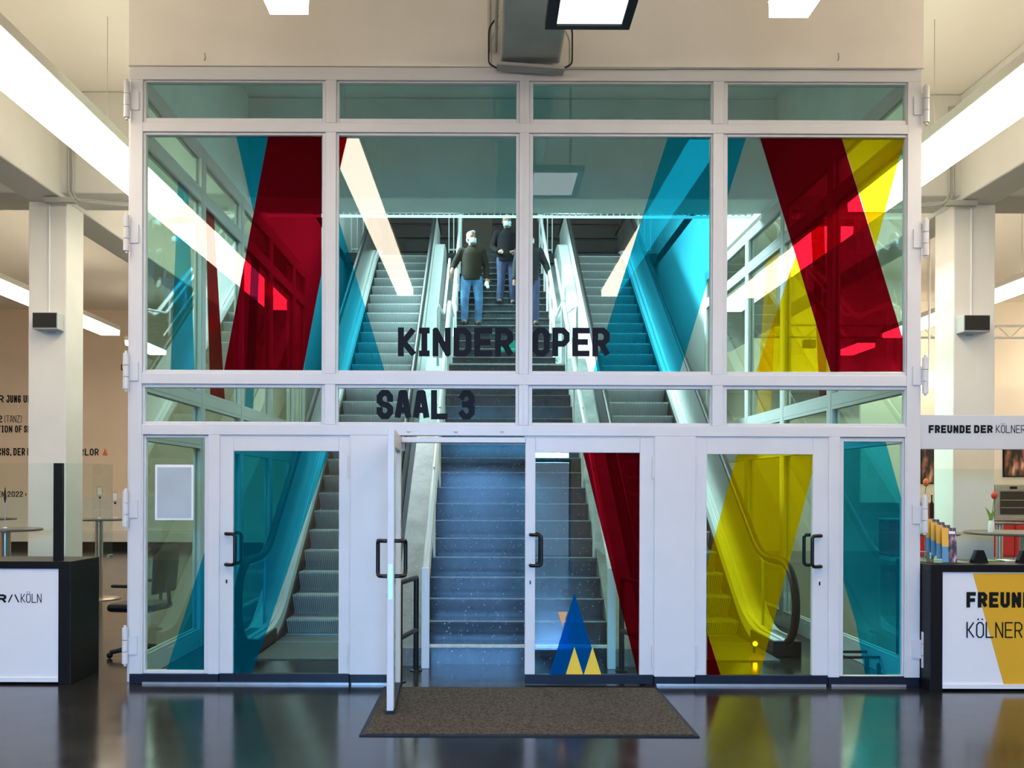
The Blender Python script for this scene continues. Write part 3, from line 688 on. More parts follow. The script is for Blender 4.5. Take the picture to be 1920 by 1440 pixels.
# ------------------------------------------------------------------ escalators
ESL = 0.70
PLATE = ribbed('ribbed_floor_plate', (0.20,0.21,0.21), 'X', 20, 0.4)
def ez(y): return ESL*y-1.61
def make_escalator(name, label, xc, s):
    """s=-1: left of the stair (stair side is +x)"""
    e = tag(empty(name, (xc, 2.4, 0)), label, 'escalator')
    hw = 0.49
    prof = [(0.006,0),(0.46,0),(0.46,-0.27),(0.14,-0.27),(0.115,-0.20),(0.07,-0.13),(0.025,-0.065),(0.0,-0.02)]
    me = MB().prism(prof, 'x', -hw, hw).mesh('step', STEPM)
    for k in range(1, 29):
        y = 2.55+0.327*(k-1); link('step', me, e, loc=(0, y-2.4, ez(y)))
    MB().box(-hw, hw, -1.30, 0.22, 0.002, 0.012).build('floor_plate', PLATE, e)
    MB().box(-hw, hw, -0.35, -0.342, 0.012, 0.015).build('plate_joint', STEEL, e)
    MB().box(-hw, hw, 0.12, 0.24, 0.012, 0.022).build('comb', STEEL, e)
    for side in (-1, 1):
        inner = (side*s < 0)                     # the side facing the stairs
        xb = side*(hw+0.02); xp = side*(hw+0.15); xo = side*(hw+0.42) if inner else side*(hw+0.34)
        b = empty('balustrade'); b.parent = e
        R = lambda y, z: (y-2.4, z)
        # skirt and inner deck following the incline
        path_d = fillet([(0,)+R(1.35,0.16), (0,)+R(2.33,0.16), (0,)+R(11.5,ez(11.5)+0.14), (0,)+R(13.0,ez(11.5)+0.14)], 0.6, 8)
        top = [(p[1], p[2]) for p in path_d]; bot = [(p[1], p[2]-0.13) for p in reversed(path_d)]
        low = [(p[1], p[2]-0.40 if p[2] > 0.45 else max(p[2]-0.40, 0.0)) for p in reversed(path_d)]
        MB().prism(top+bot, 'x', min(xb, xp), max(xb, xp)).build('inner_deck', CLAD, b)
        MB().prism([(p[0], p[1]-0.132) for p in top]+low, 'x', min(side*hw, side*(hw+0.03)), max(side*hw, side*(hw+0.03))).build('skirt', RUBBER, b)
        # thin profile line on the deck
        MB().tube([(xb*0.55+xp*0.45, p[1], p[2]+0.004) for p in path_d], 0.006, 6).build('deck_profile', STEEL, b)
        # panel: opaque on the incline, glass in the newel
        arc = [(1.52+0.37*math.cos(a), 0.50+0.37*math.sin(a)) for a in [PI*1.42-k*PI*0.92/10 for k in range(11)]]
        gl = [R(*p) for p in arc]+[R(2.15,0.87), R(2.15,0.16), R(1.6,0.14)]
        MB().prism(gl, 'x', xp-0.006, xp+0.006).build('newel_glass', CLEAR, b)
        inc = [R(2.15,0.16), R(2.15,0.87), R(2.30,0.92), R(11.4,ez(11.4)+0.87), R(12.9,ez(11.4)+0.87), R(12.9,ez(11.4)+0.1), R(11.4,ez(11.4)+0.1), R(2.4,0.14)]
        MB().prism(inc, 'x', xp-0.015, xp+0.015).build('panel', CLAD if inner else STEEL, b)
        # handrail
        hp = [(xp, 1.9-2.4, 0.11), (xp, 1.52-2.4, 0.10)]
        hp += [(xp, 1.52-2.4+0.40*math.cos(a), 0.50+0.40*math.sin(a)) for a in [PI*1.5-k*PI/14 for k in range(15)]]
        hp += [tuple(p) for p in fillet([(xp,)+R(1.6,0.90), (xp,)+R(2.23,0.90), (xp,)+R(11.4,ez(11.4)+0.92), (xp,)+R(13.2,ez(11.4)+0.92)], 0.55, 8)]
        MB().tube(hp, 0.040, 10).build('handrail', RUBBER, b, True)
        MB().tube([(p[0]+0.0, p[1]+0.0, p[2]-0.045) for p in hp[16:]], 0.014, 6).build('handrail_profile', STEEL, b)
        # newel base block
        MB().box(min(side*(hw+0.0), side*(hw+0.28)), max(side*(hw+0.0), side*(hw+0.28)), 1.34-2.4, 2.1-2.4, 0.0, 0.15).build('newel_base', RUBBER, b, bevel=0.01)
        # outer deck and cladding
        dz = 0.50 if inner else 0.12
        pd = fillet([(0,)+R(1.9,0.13), (0,)+R(2.45 if inner else 2.35,0.13 if not inner else 0.34), (0,)+R(10.9,ez(10.9)+dz), (0,)+R(12.6,ez(10.9)+dz)], 0.4, 6)
        top = [(p[1], p[2]) for p in pd]; bot = [(p[1], max(p[2]-1.25, 0.0)) for p in reversed(pd)]
        xa_, xb_ = sorted((xp+side*0.02, xo if not inner else side*(hw+0.36)))
        MB().prism(top+bot, 'x', xa_, xb_).build('cladding', CLAD, b, bevel=0.01)
        if side == s: pass
    MB().box(s*(hw+0.004)*1.0-0.003, s*(hw+0.004)+0.003, -0.72, -0.66, 0.055, 0.115).build('sticker', CARDW, e)
    return e
make_escalator('escalator', 'escalator left of the staircase, darker and behind blue film', C0-1.97, -1)
make_escalator('escalator', 'brightly lit escalator right of the staircase behind blue and yellow film', C0+1.97, 1)
# amber floor reflection built as a glowing ball at the right escalator foot
lp = tag(empty('amber_glint', P(1416,1207,1.45)), 'small glowing ball for an amber reflection at the foot of the right escalator', 'lamp')
MB().ball((0,0,0), 0.022, 12, 8).build('bulb', emis('amber_glow', (1.0,0.45,0.1), 30.0), lp, True)
MB().lathe([(0.035,-0.02),(0.035,0.0),(0.02,0.01)], (0,0.03,0), 14).build('glint_mount', RUBBER, lp)
MB().tube([(0,0.03,-0.01), (0,0.03,-lp.location.z+0.01)], 0.012, 8).build('stem', RUBBER, lp)

# glowing strip standing in for daylight on a louvre ledge under the cross beam
fl = tag(empty('daylight_ledge_glint', (C0, 4.27, BEAMZ+0.065)), 'long glowing line for daylight on a finned louvre ledge under the cross beam', 'light')
MB().box(-3.1, 3.1, -0.03, 0.03, -0.045, -0.026).build('diffuser', GLINT_COOL, fl)
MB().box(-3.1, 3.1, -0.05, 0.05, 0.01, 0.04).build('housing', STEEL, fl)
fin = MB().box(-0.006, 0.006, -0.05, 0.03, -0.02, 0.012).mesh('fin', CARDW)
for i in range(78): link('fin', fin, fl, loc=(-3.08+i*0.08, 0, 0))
# rails and posts of the upper floor edge
for x0, x1, lab in ((SL+0.1, C0-2.75, 'white upper floor railing left of the left escalator head'), (C0-1.08, C0-0.88, 'narrow white railing beside the stair head on the left'), (C0+0.88, C0+1.08, 'narrow white railing beside the stair head on the right'), (C0+2.75, SR-0.1, 'white upper floor railing right of the right escalator head')):
    rr = tag(empty('upper_railing', ((x0+x1)/2, 11.9, 6.5)), lab, 'railing')
    h = (x1-x0)/2
    for z in (0.1, 1.05): MB().tube([(-h,0,z), (h,0,z)], 0.02, 8).build('rail', WHITERAIL, rr)
    n = max(2, int((x1-x0)/0.11))
    for i in range(n+1):
        xx = -h+2*h*i/n; MB().tube([(xx,0,0.0), (xx,0,1.05)], 0.012, 6).build('baluster', WHITERAIL, rr)

# ------------------------------------------------------------------ doormat
mt = tag(empty('doormat', (0.29, -0.84, 0)), 'large brown flecked doormat in front of the open doorway', 'doormat')
MB().box(-1.07, 1.07, -0.71, 0.71, 0.0, 0.012).build('pile', MATPILE, mt)
ed = MB(); ed.box(-1.10, -1.07, -0.74, 0.74, 0, 0.008).box(1.07, 1.10, -0.74, 0.74, 0, 0.008).box(-1.07, 1.07, -0.74, -0.71, 0, 0.008).box(-1.07, 1.07, 0.71, 0.74, 0, 0.008)
ed.build('rubber_edge', RUBBER, mt)

# ------------------------------------------------------------------ ceiling lights of the hall
HZ = CAMZ+3.27
def strip_light(label, x0, x1, y0, y1, seg, wires=True, bodyh=0.10):
    xc = (x0+x1)/2; h = (x1-x0)/2
    t = tag(empty('strip_light', (xc, y0, HZ)), label, 'ceiling light')
    L_ = y1-y0
    MB().box(-h*0.55, h*0.55, 0.05, L_-0.05, 0.10+bodyh, 0.104+bodyh).build('uplight', UPLIGHT, t)
    MB().box(-h-0.012, h+0.012, 0, L_, 0.10, 0.10+bodyh).build('housing', CEIL, t, bevel=0.01)
    n = max(1, round(L_/seg)); sl_ = L_/n
    dm = MB().prism([(-h,0.10),(-h*0.97,0.0),(h*0.97,0.0),(h,0.10)], 'y', 0.006, sl_-0.006).mesh('diffuser', DIFF_WARM)
    for i in range(n): link('diffuser', dm, t, loc=(0, i*sl_, 0))
    if wires:
        for i in range(n+1):
            yy = min(max(i*sl_, 0.1), L_-0.1)
            if i % 2 == 0: MB().tube([(0,yy,0.10+bodyh), (0,yy,ZC-HZ)], 0.004, 5).build('wire', CONDUIT, t)
    return t
strip_light('long suspended strip light left of the glass screen', -4.01, -3.56, -8.2, 3.35, 1.75)
strip_light('suspended strip light continuing behind the left cross beam', -4.01, -3.56, 4.3, 9.5, 1.75)
strip_light('long suspended strip light right of the glass screen', 4.24, 4.69, -8.2, 3.35, 1.75)
strip_light('suspended strip light continuing behind the right cross beam', 4.24, 4.69, 4.3, 9.5, 1.75)
strip_light('suspended light whose white end hangs at the top edge, left of the beam', -1.50, -1.23, -8.1, -1.16, 1.75)
strip_light('suspended light whose white end hangs at the top edge, right of the beam', 1.95, 2.225, -8.1, -1.14, 1.75)
strip_light('far suspended strip light behind the left column', -8.25, -7.85, 4.3, 12.4, 1.8)
strip_light('far suspended strip light behind the right column', 8.5, 8.9, 4.3, 12.4, 1.8)
strip_light('near outer strip light left of the picture', -8.25, -7.85, -8.0, 3.3, 1.8)
strip_light('near outer strip light right of the picture', 8.5, 8.9, -8.0, 3.3, 1.8)
strip_light('added rear strip light deep in the left bay', -12.2, -11.8, 4.3, 12.6, 1.8)  # this and the next rear strips are added to brighten the back walls
strip_light('added rear strip light deep in the right bay', 12.4, 12.8, 4.3, 12.6, 1.8)
strip_light('added rear strip light by the tan lettered wall', -8.25, -7.85, 13.7, 15.3, 1.6)
strip_light('added rear strip light before the cream bulkhead', 8.5, 8.9, 13.7, 15.0, 1.3)
# hanging display panel
dp = tag(empty('display_panel', (P(1101,52,-1.35).x, -1.34, P(0,52,-1.34).z)), 'dark framed bright panel hanging face-down below the concrete beam', 'display panel')
hw_ = 158*6.26/F/2
fr_ = MB(); fr_.box(-hw_, hw_, 0-0.0, 0.0-0.08, 0, 0.05)
MB().box(-hw_, -hw_+0.075, -0.85, 0, 0, 0.06).build('frame', BLACK, dp); MB().box(hw_-0.06, hw_, -0.85, 0, 0, 0.06).build('frame', BLACK, dp)
MB().box(-hw_+0.075, hw_-0.06, -0.05, 0, 0, 0.06).build('frame', BLACK, dp); MB().box(-hw_+0.075, hw_-0.06, -0.85, -0.79, 0, 0.06).build('frame', BLACK, dp)
MB().box(-hw_+0.075, hw_-0.06, -0.79, -0.05, 0.015, 0.05).build('screen', SCREEN, dp)
for xx in (-0.18, 0.18): MB().tube([(xx,-0.42,0.06), (xx,-0.42,ZC-dp.location.z)], 0.012, 8).build('hanger', BLACK, dp)

# green exit sign hanging from the beam behind the photographer (seen as a reflection)
ex = tag(empty('exit_sign', (0.45, -9.3, 4.08)), 'green lit exit sign reflected in the pane beside the centre mullion', 'sign')
MB().box(-0.22, 0.22, -0.03, 0.03, 0.0, 0.22).build('housing', CARDW, ex)
MB().box(-0.20, 0.20, 0.03, 0.034, 0.02, 0.20).build('face', emis('exit_green', (0.0,0.75,0.45), 5.0), ex)
for xx in (-0.12, 0.12): MB().tube([(xx,0,0.22), (xx,0,BEAMZ-4.08)], 0.006, 6).build('hanger', CONDUIT, ex)
# conduits and cable tray where the centre beam meets the screen
ct = tag(empty('cable_tray', (0.35, -0.1, BEAMZ)), 'small cable tray with cables under the end of the centre beam', 'cable tray')
MB().prism([(-0.27,-0.05),(0.27,-0.085),(0.27,-0.06),(-0.27,-0.025)], 'y', -0.06, 0.06).build('tray', CONDUIT, ct)
for dx, s in ((-0.27,-1), (0.27,1)):
    for q, off in enumerate((0.03, 0.07)):
        MB().tube(fillet([(dx,-0.02*q,-0.06), (dx+s*(0.03+off*0.5),-0.02*q,-0.03), (dx+s*(0.03+off*0.5),-0.02*q,0.12+off*2), (dx-s*0.01,-0.02*q,0.22+off*2)], 0.05), 0.007, 6).build('cable', KICK if q else CONDUIT, ct)
cdt = tag(empty('conduit', (0.07, -0.06, BEAMZ)), 'thin conduit running up the left side of the centre beam', 'conduit')
MB().tube([(0,0,0.1), (0,-0.6,0.1), (0,-1.8,0.1)], 0.014, 8).build('pipe', CONDUIT, cdt)
MB().tube([(-0.05,0,0.1), (-0.05,0,1.2)], 0.016, 8).build('pipe', CONDUIT, cdt); MB().ball((-0.05,-0.02,0.62), 0.03, 10, 6).build('junction', CONDUIT, cdt, True)
cd2 = tag(empty('conduit', (1.2, -0.012, Z(129))), 'thin conduit lying along the top edge of the screen, right of the beam', 'conduit')
MB().tube([(-0.6,0,0.0), (0.25,0,0.0), (0.32,0,0.005), (2.3,0,0.006)], 0.008, 6).build('pipe', CONDUIT, cd2)
for s_, xc, side in ((-1, -5.04, 'left'), (1, 5.62, 'right')):
    k = tag(empty('conduit', (xc, 3.42, BEAMZ)), 'pair of vertical conduits on the cross beam beside the %s column' % side, 'conduit')
    for q in (0, 1):
        o = 0.05*q; MB().tube([(-s_*(0.10+o), 0.0, 1.1), (-s_*(0.10+o), 0.0, 0.06)], 0.014, 6).build('pipe', CONDUIT, k, True)
    k = tag(empty('conduit', (xc, 3.42, BEAMZ)), 'conduits running from the %s column head towards the screen' % side, 'conduit')
    for q in (0, 1):
        o = 0.05*q; MB().tube(fillet([(-s_*(0.10+o), 0.0, 0.05), (-s_*(0.16+o), 0.0, -0.03-o*0.5), (-s_*0.6, 0.1, -0.04-o*0.5), (-s_*1.9, 0.3, -0.04-o*0.5)], 0.12), 0.014, 6).build('pipe', CONDUIT, k, True)
    MB().box(-0.18, 0.18, -0.02, 0.05, -0.07, -0.01).build('junction_box', CONDUIT, k)
    k = tag(empty('conduit', (xc+s_*0.2, 3.585, BEAMZ-1.5)), 'thin white conduit down the front of the %s column' % side, 'conduit')
    MB().tube([(0,0,0.0), (0,0,1.45)], 0.012, 6).build('pipe', WHITERAIL, k)

# ------------------------------------------------------------------ column loudspeakers
def speaker(label, px0, px1, py0, py1, side):
    y = 3.42; a = P(px0, py1, y); b = P(px1, py0, y)
    w, h = b.x-a.x, b.z-a.z
    s = tag(empty('wall_speaker', ((a.x+b.x)/2, 3.6, a.z)), label, 'loudspeaker')
    MB().box(-w/2, w/2, -0.18, 0.0, 0, h).build('cabinet', GREYBOX, s, bevel=0.008)
    MB().box(-w/2+0.012, w/2-0.012, -0.19, -0.18, 0.02, h-0.012).build('grille', CLOTHGREY, s)
    MB().box(-0.04, 0.04, -0.02, 0.0, -0.02, 0.0).build('bracket', GREYBOX, s)
speaker('small black fronted loudspeaker on the left column', 60, 108, 585, 617, -1)
speaker('small black fronted loudspeaker on the right column', 1807, 1857, 590, 622, 1)

# ------------------------------------------------------------------ left counter
def counter(label, x0, x1, y0, y1, h, panel, t=0.06):
    c = tag(empty('counter', ((x0+x1)/2, y0, 0)), label, 'counter'); xc = (x0+x1)/2
    MB().box(x0-xc, x1-xc, 0.0, y1-y0, h-t, h).build('top', BLACK, c, bevel=0.004)
    for xa, xb in ((x0, x0+0.10), (x1-0.10, x1)): MB().box(xa-xc, xb-xc, 0.0, y1-y0, 0.0, h-t).build('side_panel', BLACK, c, bevel=0.003)
    MB().box(x0+0.10-xc, x1-0.10-xc, 0.30, 0.33, 0.0, h-t).build('rear_panel', BLACK, c)
    pn = MB().box(x0+0.10-xc, x1-0.10-xc, 0.012, 0.04, 0.03, h-t).build('front_panel', COUNTERWHITE, c)
    MB().box(x0+0.10-xc, x1-0.10-xc, 0.0, 0.014, 0.02, 0.055).build('bottom_edge', COUNTERWHITE, c)
    return c, pn, xc
YLc = -0.03
lc, lpn, lxc = counter('black counter with white front panel and thin lettering at the left edge', -6.6, X(133,YLc), YLc, YLc+0.56, 1.0, None)
def ctext(c, xc, y0, s, px0, px1, py0, py1, tr, wr=0.5, gap=0.1, mat=INK):
    a = P(px0, py1, y0+0.011); b = P(px1, py1, y0+0.011); t = P(px0, py0, y0+0.011)
    for o in write_text(s, Vector((a.x-xc, 0.010, a.z)), (1,0,0), (0,0,1), t.z-a.z, mat, c, wr, tr, gap, width=b.x-a.x): pass
ctext(lpn, lxc, YLc, 'OPER', -62, 12, 1114, 1130, 0.24)
ctext(lpn, lxc, YLc, '/\\', 15, 36, 1114, 1130, 0.15)
ctext(lpn, lxc, YLc, 'KÖLN', 39, 78, 1113, 1130, 0.085)
# sneeze guard
sg = tag(empty('sneeze_guard', (X(105,YLc+0.02), YLc, 1.0)), 'clear glass screen with a black post standing on the left counter', 'glass screen')
MB().box(-0.035, 0.035, 0.05, 0.09, 0, 0.80).build('post', BLACK, sg)
MB().box(-2.4, 0.27, 0.10, 0.108, 0.01, 0.80).build('pane', CLEAR, sg)
MB().box(0.262, 0.27, 0.108, 0.50, 0.01, 0.80).build('pane', CLEAR, sg)
MB().box(0.255, 0.275, 0.42, 0.50, 0.0, 0.025).build('foot', STEEL, sg)
# right counter
YRc = -0.16
rc, rpn, rxc = counter('black counter with yellow and white lettered front at the right edge', X(1745,YRc), 7.4, YRc, YRc+0.62, 1.01, None)
for o in (rpn,): pass
ymb = MB(); a = [P(1824,1075,YRc+0.011), P(2040,1075,YRc+0.011), P(2100,1291,YRc+0.011), P(1884,1291,YRc+0.011)]
ymb.prism([(p.x-rxc, p.z) for p in a], 'y', 0.0100, 0.0125).build('yellow_field', COUNTERYEL, rpn)
def rtext(s, px0, px1, py0, py1, tr, wr=0.5, gap=0.1):
    a = P(px0, py1, YRc+0.009); b = P(px1, py1, YRc+0.009); t = P(px0, py0, YRc+0.009)
    write_text(s, Vector((a.x-rxc, 0.0085, a.z)), (1,0,0), (0,0,1), t.z-a.z, INK, rpn, wr, tr, gap, width=b.x-a.x)
rtext('FREUNDE', 1812, 1957, 1110, 1139, 0.24); rtext('DER', 1972, 2034, 1110, 1139, 0.24); rtext('KÖLNER', 1812, 1917, 1166, 1196, 0.085)
# hanging sign
ys_ = 0.06
sgn = tag(empty('sign_board', (P(1727,0,ys_).x, ys_, P(0,836,ys_).z)), 'pale grey lettered sign board above the right counter', 'sign')
sh = P(0,772,ys_).z-P(0,836,ys_).z; sw_ = 3.6
MB().box(0, sw_, 0, 0.03, 0, sh).build('board', pbr('sign_grey', (0.60,0.60,0.60), 0.5), sgn, bevel=0.003)
for s_, p0, p1, tr in (('FREUNDE', 1741, 1820, 0.25), ('DER', 1826, 1861, 0.25), ('KÖLNER', 1867, 1922, 0.09), ('OPER', 1930, 1975, 0.09)):
    a = P(p0, 812, ys_); b = P(p1, 812, ys_)
    write_text(s_, Vector((a.x-sgn.location.x, -0.002, a.z-sgn.location.z)), (1,0,0), (0,0,1), 15*(7.66)/F, INK, sgn, 0.5, tr, 0.1, width=b.x-a.x)
for xx in (1.8, 3.4): MB().box(xx-0.02, xx+0.02, 0.03, 0.06, 1.01-sgn.location.z, sh).build('post', BLACK, sgn)
MB().box(0.01, 3.4, 0.32, 0.328, 1.015-sgn.location.z, 0.0-0.155).build('guard_pane', CLEAR, sgn)
# brochures
bh = tag(empty('brochure_holder', (P(1765,1060,0.1).x, 0.10, 1.01)), 'clear stepped holder standing on the right counter', 'brochure holder')
MB().box(-0.17, 0.17, -0.18, 0.24, 0.0, 0.01).build('base', CLEAR, bh)
for i in range(4): MB().box(-0.15+0.03*i, -0.02+0.03*i, 0.09-0.09*i, 0.165-0.09*i, 0.01, 0.012+0.02*(3-i)+0.006).build('step', CLEAR, bh)
BROC = [(1750,1053,984), (1760,1056,997), (1770,1058,1010), (1781,1060,1020)]
for i, (px, pb, pt) in enumerate(BROC):
    y = 0.24-i*0.09; a = P(px, pb, y); hgt = 0.28
    names = ['rearmost', 'second from the back', 'third from the back', 'front']
    bo = tag(empty('brochure', (a.x, y, 1.02+0.02*(3-i)), ), 'upright brochure in the counter holder, %s one' % names[i], 'brochure', 'brochures on the right counter')
    bo.rotation_euler = (math.radians(-8), 0, math.radians(-12))
    w = 0.055
    MB().box(-w, w, 0, 0.012, 0, hgt).build('cover', LEAFLET, bo)
    MB().box(-w, -w+0.05, -0.0025, 0, hgt*0.45, hgt).build('yellow_edge', COUNTERYEL, bo)
    MB().box(-w, -w+0.045, -0.003, -0.0003, 0, hgt*0.45).build('blue_edge', pbr('leaflet_blue_%d' % i, (0.08,0.25,0.42), 0.5), bo)
    MB().box(-w+0.055, w-0.008, -0.003, 0, hgt*0.82, hgt*0.90).build('title_bar', CARDW, bo)
for px, lab, k in ((1836, 'small black faceted stand on the right counter', 0), (1922, 'small black faceted stand cut by the right edge', 1)):
    a = P(px, 1058, 0.05); t = tag(empty('card_stand', (a.x, 0.05, 1.01)), lab, 'stand')
    MB().prism([(-0.062,0),(0.062,0),(0.062,0.025),(0.030,0.105),(-0.030,0.105),(-0.062,0.025)], 'y', -0.02, 0.03).build('body', BLACK, t, bevel=0.006)
    MB().box(-0.062, 0.062, -0.025, 0.035, 0, 0.012).build('foot', BLACK, t)
for px, lab, c_ in ((1886, 'flat white leaflet lying on the right counter', CARDW), (1864, 'small green card lying on the right counter', GREENLEAF)):
    a = P(px, 1050, 0.25); tag(MB().box(a.x-0.08, a.x+0.06, 0.2, 0.36, 1.011, 1.016).build('leaflet', c_), lab, 'leaflet')

# ------------------------------------------------------------------ tables
def bar_table(label, x, y, top=1.15, r=0.38, mat=BRASSY):
    t = tag(empty('bar_table', (x, y, 0)), label, 'table')
    MB().lathe([(r-0.01,-0.0),(r,0.008),(r,0.022),(r-0.01,0.03)], (0,0,top-0.03), 40).build('table_top', TABLETOP, t)
    MB().lathe([(0.055,0.02),(0.055,top-0.03)], (0,0,0), 20).build('pole', mat, t, True)
    MB().lathe([(0.30,0.0),(0.30,0.012),(0.27,0.022),(0.06,0.035)], (0,0,0), 36).build('base', mat, t, True)
    return t
def holder(label, x, y, z, h, kind):
    t = tag(empty('card_holder' if kind == 'card' else 'bud_vase', (x, y, z)), label, 'card holder' if kind == 'card' else 'vase')
    MB().lathe([(0.035,0),(0.035,0.006),(0.01,0.012)], (0,0,0), 16).build('foot', STEEL, t)
    MB().tube([(0,0,0.005), (0,0,h)], 0.004, 6).build('stem', STEEL, t)
    if kind == 'card':
        MB().ball((0,0,h), 0.018, 10, 6).build('clip', KICK, t, True)
        MB().box(-0.05, 0.04, -0.002, 0.002, h+0.005, h+0.17).build('card', CLEAR, t)
        MB().box(-0.03, 0.025, -0.004, -0.0022, h+0.04, h+0.14).build('print', CARDW, t)
    else:
        MB().lathe([(0.004,0),(0.014,0.05),(0.012,0.10),(0.003,0.17)], (0,0,h), 10).build('bud', KICK, t, True)
bar_table('round bar table with steel pole beside the left edge of the screen', -5.55, 5.8, 1.16)
holder('steel card holder on the bar table left of the screen', -5.55+0.03, 5.75, 1.16, 0.30, 'card')
holder('second shorter card holder on the bar table left of the screen', -5.55+0.17, 5.95, 1.16, 0.22, 'card')
bar_table('round bar table behind the left counter at the left edge', -5.30+0.0, 2.7, 1.15)
holder('thin dark bud vase on the table behind the left counter', -5.28, 2.65, 1.15, 0.28, 'bud')
bar_table('far bar table at the left picture edge', -7.35, 6.2, 1.15)
tx = P(1905, 995, 3.0)
bar_table('round bar table behind the right counter at the right edge', 6.0+0.05, 2.85, 1.14, 0.62, STEEL)
bar_table('far bar table with thin pole behind the right counter', 8.55, 7.9, 1.08, 0.38, STEEL)

def tulip(label, x, y, z, h, mat):
    t = tag(empty('tulip_vase', (x, y, z)), label, 'vase')
    MB().lathe([(0.03,0),(0.035,0.02),(0.03,0.10),(0.022,0.13)], (0,0,0), 16).build('vase', CARDW, t, True)
    MB().tube([(0,0,0.1), (0.012,0,h*0.6), (0.03,0,h)], 0.005, 6).build('stem', GREENLEAF, t)
    for k, (dx, hh) in enumerate(((-0.06,0.75), (0.05,0.7), (0.02,0.6))):
        mb = MB(); pts = []
        for i in range(6):
            u = i/5; w = 0.022*math.sin(PI*min(u*0.9+0.1,1)); pts.append((dx*u*u*1.2, 0.01*k, 0.1+(h*hh-0.1)*u, w))
        vs = [(p[0]-p[3], p[1], p[2]) for p in pts]+[(p[0]+p[3], p[1]+0.006, p[2]) for p in pts]
        mb.add(vs, [(i, i+1, 7+i, 6+i) for i in range(5)]); mb.build('leaf', GREENLEAF, t)
    MB().ball((0.03,0,h+0.03), (0.032,0.032,0.045), 10, 8).build('blossom', mat, t, True)
tulip('orange tulip in a white vase just right of the screen edge', P(1731,985,2.6).x, 2.6, 1.14, 0.52, ORANGE)
tulip('red tulip in a white vase on the bar table at right', 5.62, 2.75, 1.14, 0.38, REDPETAL)
bar_table('bar table carrying the orange tulip behind the right hinges', P(1731,985,2.6).x+0.1, 2.65, 1.14, 0.3, STEEL)

# office chair outside the left side glazing
oc = tag(empty('office_chair', (-3.27, 1.25, 0), math.radians(-100)), 'black office chair outside the left side glazing', 'chair')
for k in range(5):
    q = 2*PI*k/5+0.3; lg = MB().tube([(0,0,0.10), (0.27*math.cos(q),0.27*math.sin(q),0.055)], [0.028,0.02], 8).build('leg', BLACK, oc, True)
    MB().ball((0.27*math.cos(q),0.27*math.sin(q),0.03), (0.03,0.03,0.03), 10, 6).build('castor', BLACK, lg, True)
MB().tube([(0,0,0.08), (0,0,0.44)], 0.026, 10).build('column', BLACK, oc, True)
MB().box(-0.23, 0.23, -0.22, 0.22, 0.44, 0.52).build('seat', BLACK, oc, bevel=0.035)
MB().prism([(0.22,0.60),(0.26,0.62),(0.30,1.02),(0.27,1.08),(0.24,1.02)], 'x', -0.21, 0.21).build('backrest', BLACK, oc, bevel=0.03)
MB().tube([(0,0.15,0.45), (0,0.30,0.50), (0,0.27,0.75)], 0.02, 8).build('back_stem', BLACK, oc, True)
for s in (-1, 1):
    MB().tube([(s*0.24,0.05,0.46), (s*0.28,0.05,0.52), (s*0.28,0.05,0.68)], 0.016, 8).build('arm_post', BLACK, oc, True)
    MB().box(s*0.28-0.035, s*0.28+0.035, -0.12, 0.14, 0.68, 0.71).build('armrest', BLACK, oc, bevel=0.014)

# flat trolley on the floor by the right side pane
tr_ = tag(empty('trolley', (P(1600,1262,0.75).x-0.02, 0.75, 0)), 'low black wheeled trolley frame behind the right slim pane', 'trolley')
for a, b in (((-0.22,-0.14),(0.22,-0.14)), ((-0.22,0.14),(0.22,0.14)), ((-0.22,-0.14),(-0.22,0.14)), ((0.22,-0.14),(0.22,0.14))):
    MB().tube([(a[0],a[1],0.13), (b[0],b[1],0.13)], 0.014, 6).build('frame_bar', BLACK, tr_)
for sx in (-1, 1):
    for sy in (-1, 1):
        w_ = MB().tube([(sx*0.2-0.012,sy*0.13,0.04), (sx*0.2+0.012,sy*0.13,0.04)], 0.04, 12).build('castor', RUBBER, tr_); MB().tube([(sx*0.2,sy*0.13,0.06), (sx*0.2,sy*0.13,0.13)], 0.008, 6).build('castor_stem', STEEL, w_)

# ------------------------------------------------------------------ left rear wall: lettering, bench, skirting
WB = bpy.data.objects['wall_back_left']
def wtext(s, px0, px1, py0, py1, tr, wr=0.5, gap=0.12):
    y = YB-0.006; a = P(px0, py1, y); b = P(px1, py1, y); t = P(px0, py0, y)
    write_text(s, a, (1,0,0), (0,0,1), (t-a).length, INK, WB, wr, tr, gap, width=(b.x-a.x), each=False, name='lettering')
wtext('ODER', -62, -16, 741, 755, 0.165); wtext('R', -3, 7, 741, 755, 0.165); wtext('JUNG', 12, 39, 741, 755, 0.165); wtext('UND', 44, 66, 741, 755, 0.165)
wtext('2', -4, 4, 779, 792, 0.16); wtext('(TANZ)', 8, 41, 779, 792, 0.08)
wtext('TION', -5, 23, 798, 811, 0.165); wtext('OF', 28, 41, 798, 811, 0.165); wtext('SEHNSUCHT', 45, 105, 798, 811, 0.165)
wtext('CHS,', -4, 21, 840, 854, 0.165); wtext('DER', 25, 47, 840, 854, 0.165); wtext('PARLOR', 131, 185, 841, 854, 0.165); wtext('KAUFMANN', 51, 118, 840, 854, 0.165)
wtext('EN', -4, 9, 921, 932, 0.16); wtext('2022', 14, 43, 921, 932, 0.16); wtext('>', 47, 50, 923, 931, 0.2)
wtext('LA', 227, 242, 683, 694, 0.16); wtext('L', 232, 238, 705, 715, 0.16)
y = YB-0.008
MB().poly([P(192,854,y), P(202,854,y), P(197,840,y)]); raw(MB().poly([P(192,854,y), P(202,854,y), P(197,840,y)]), 'orange_triangle', ORANGE, WB)
tag(MB().box(XL, SL-0.3, YB-0.03, YB, 0, 0.16).build('baseboard_left', BLACK), 'dark skirting along the rear left wall', 'skirting', kind='structure')
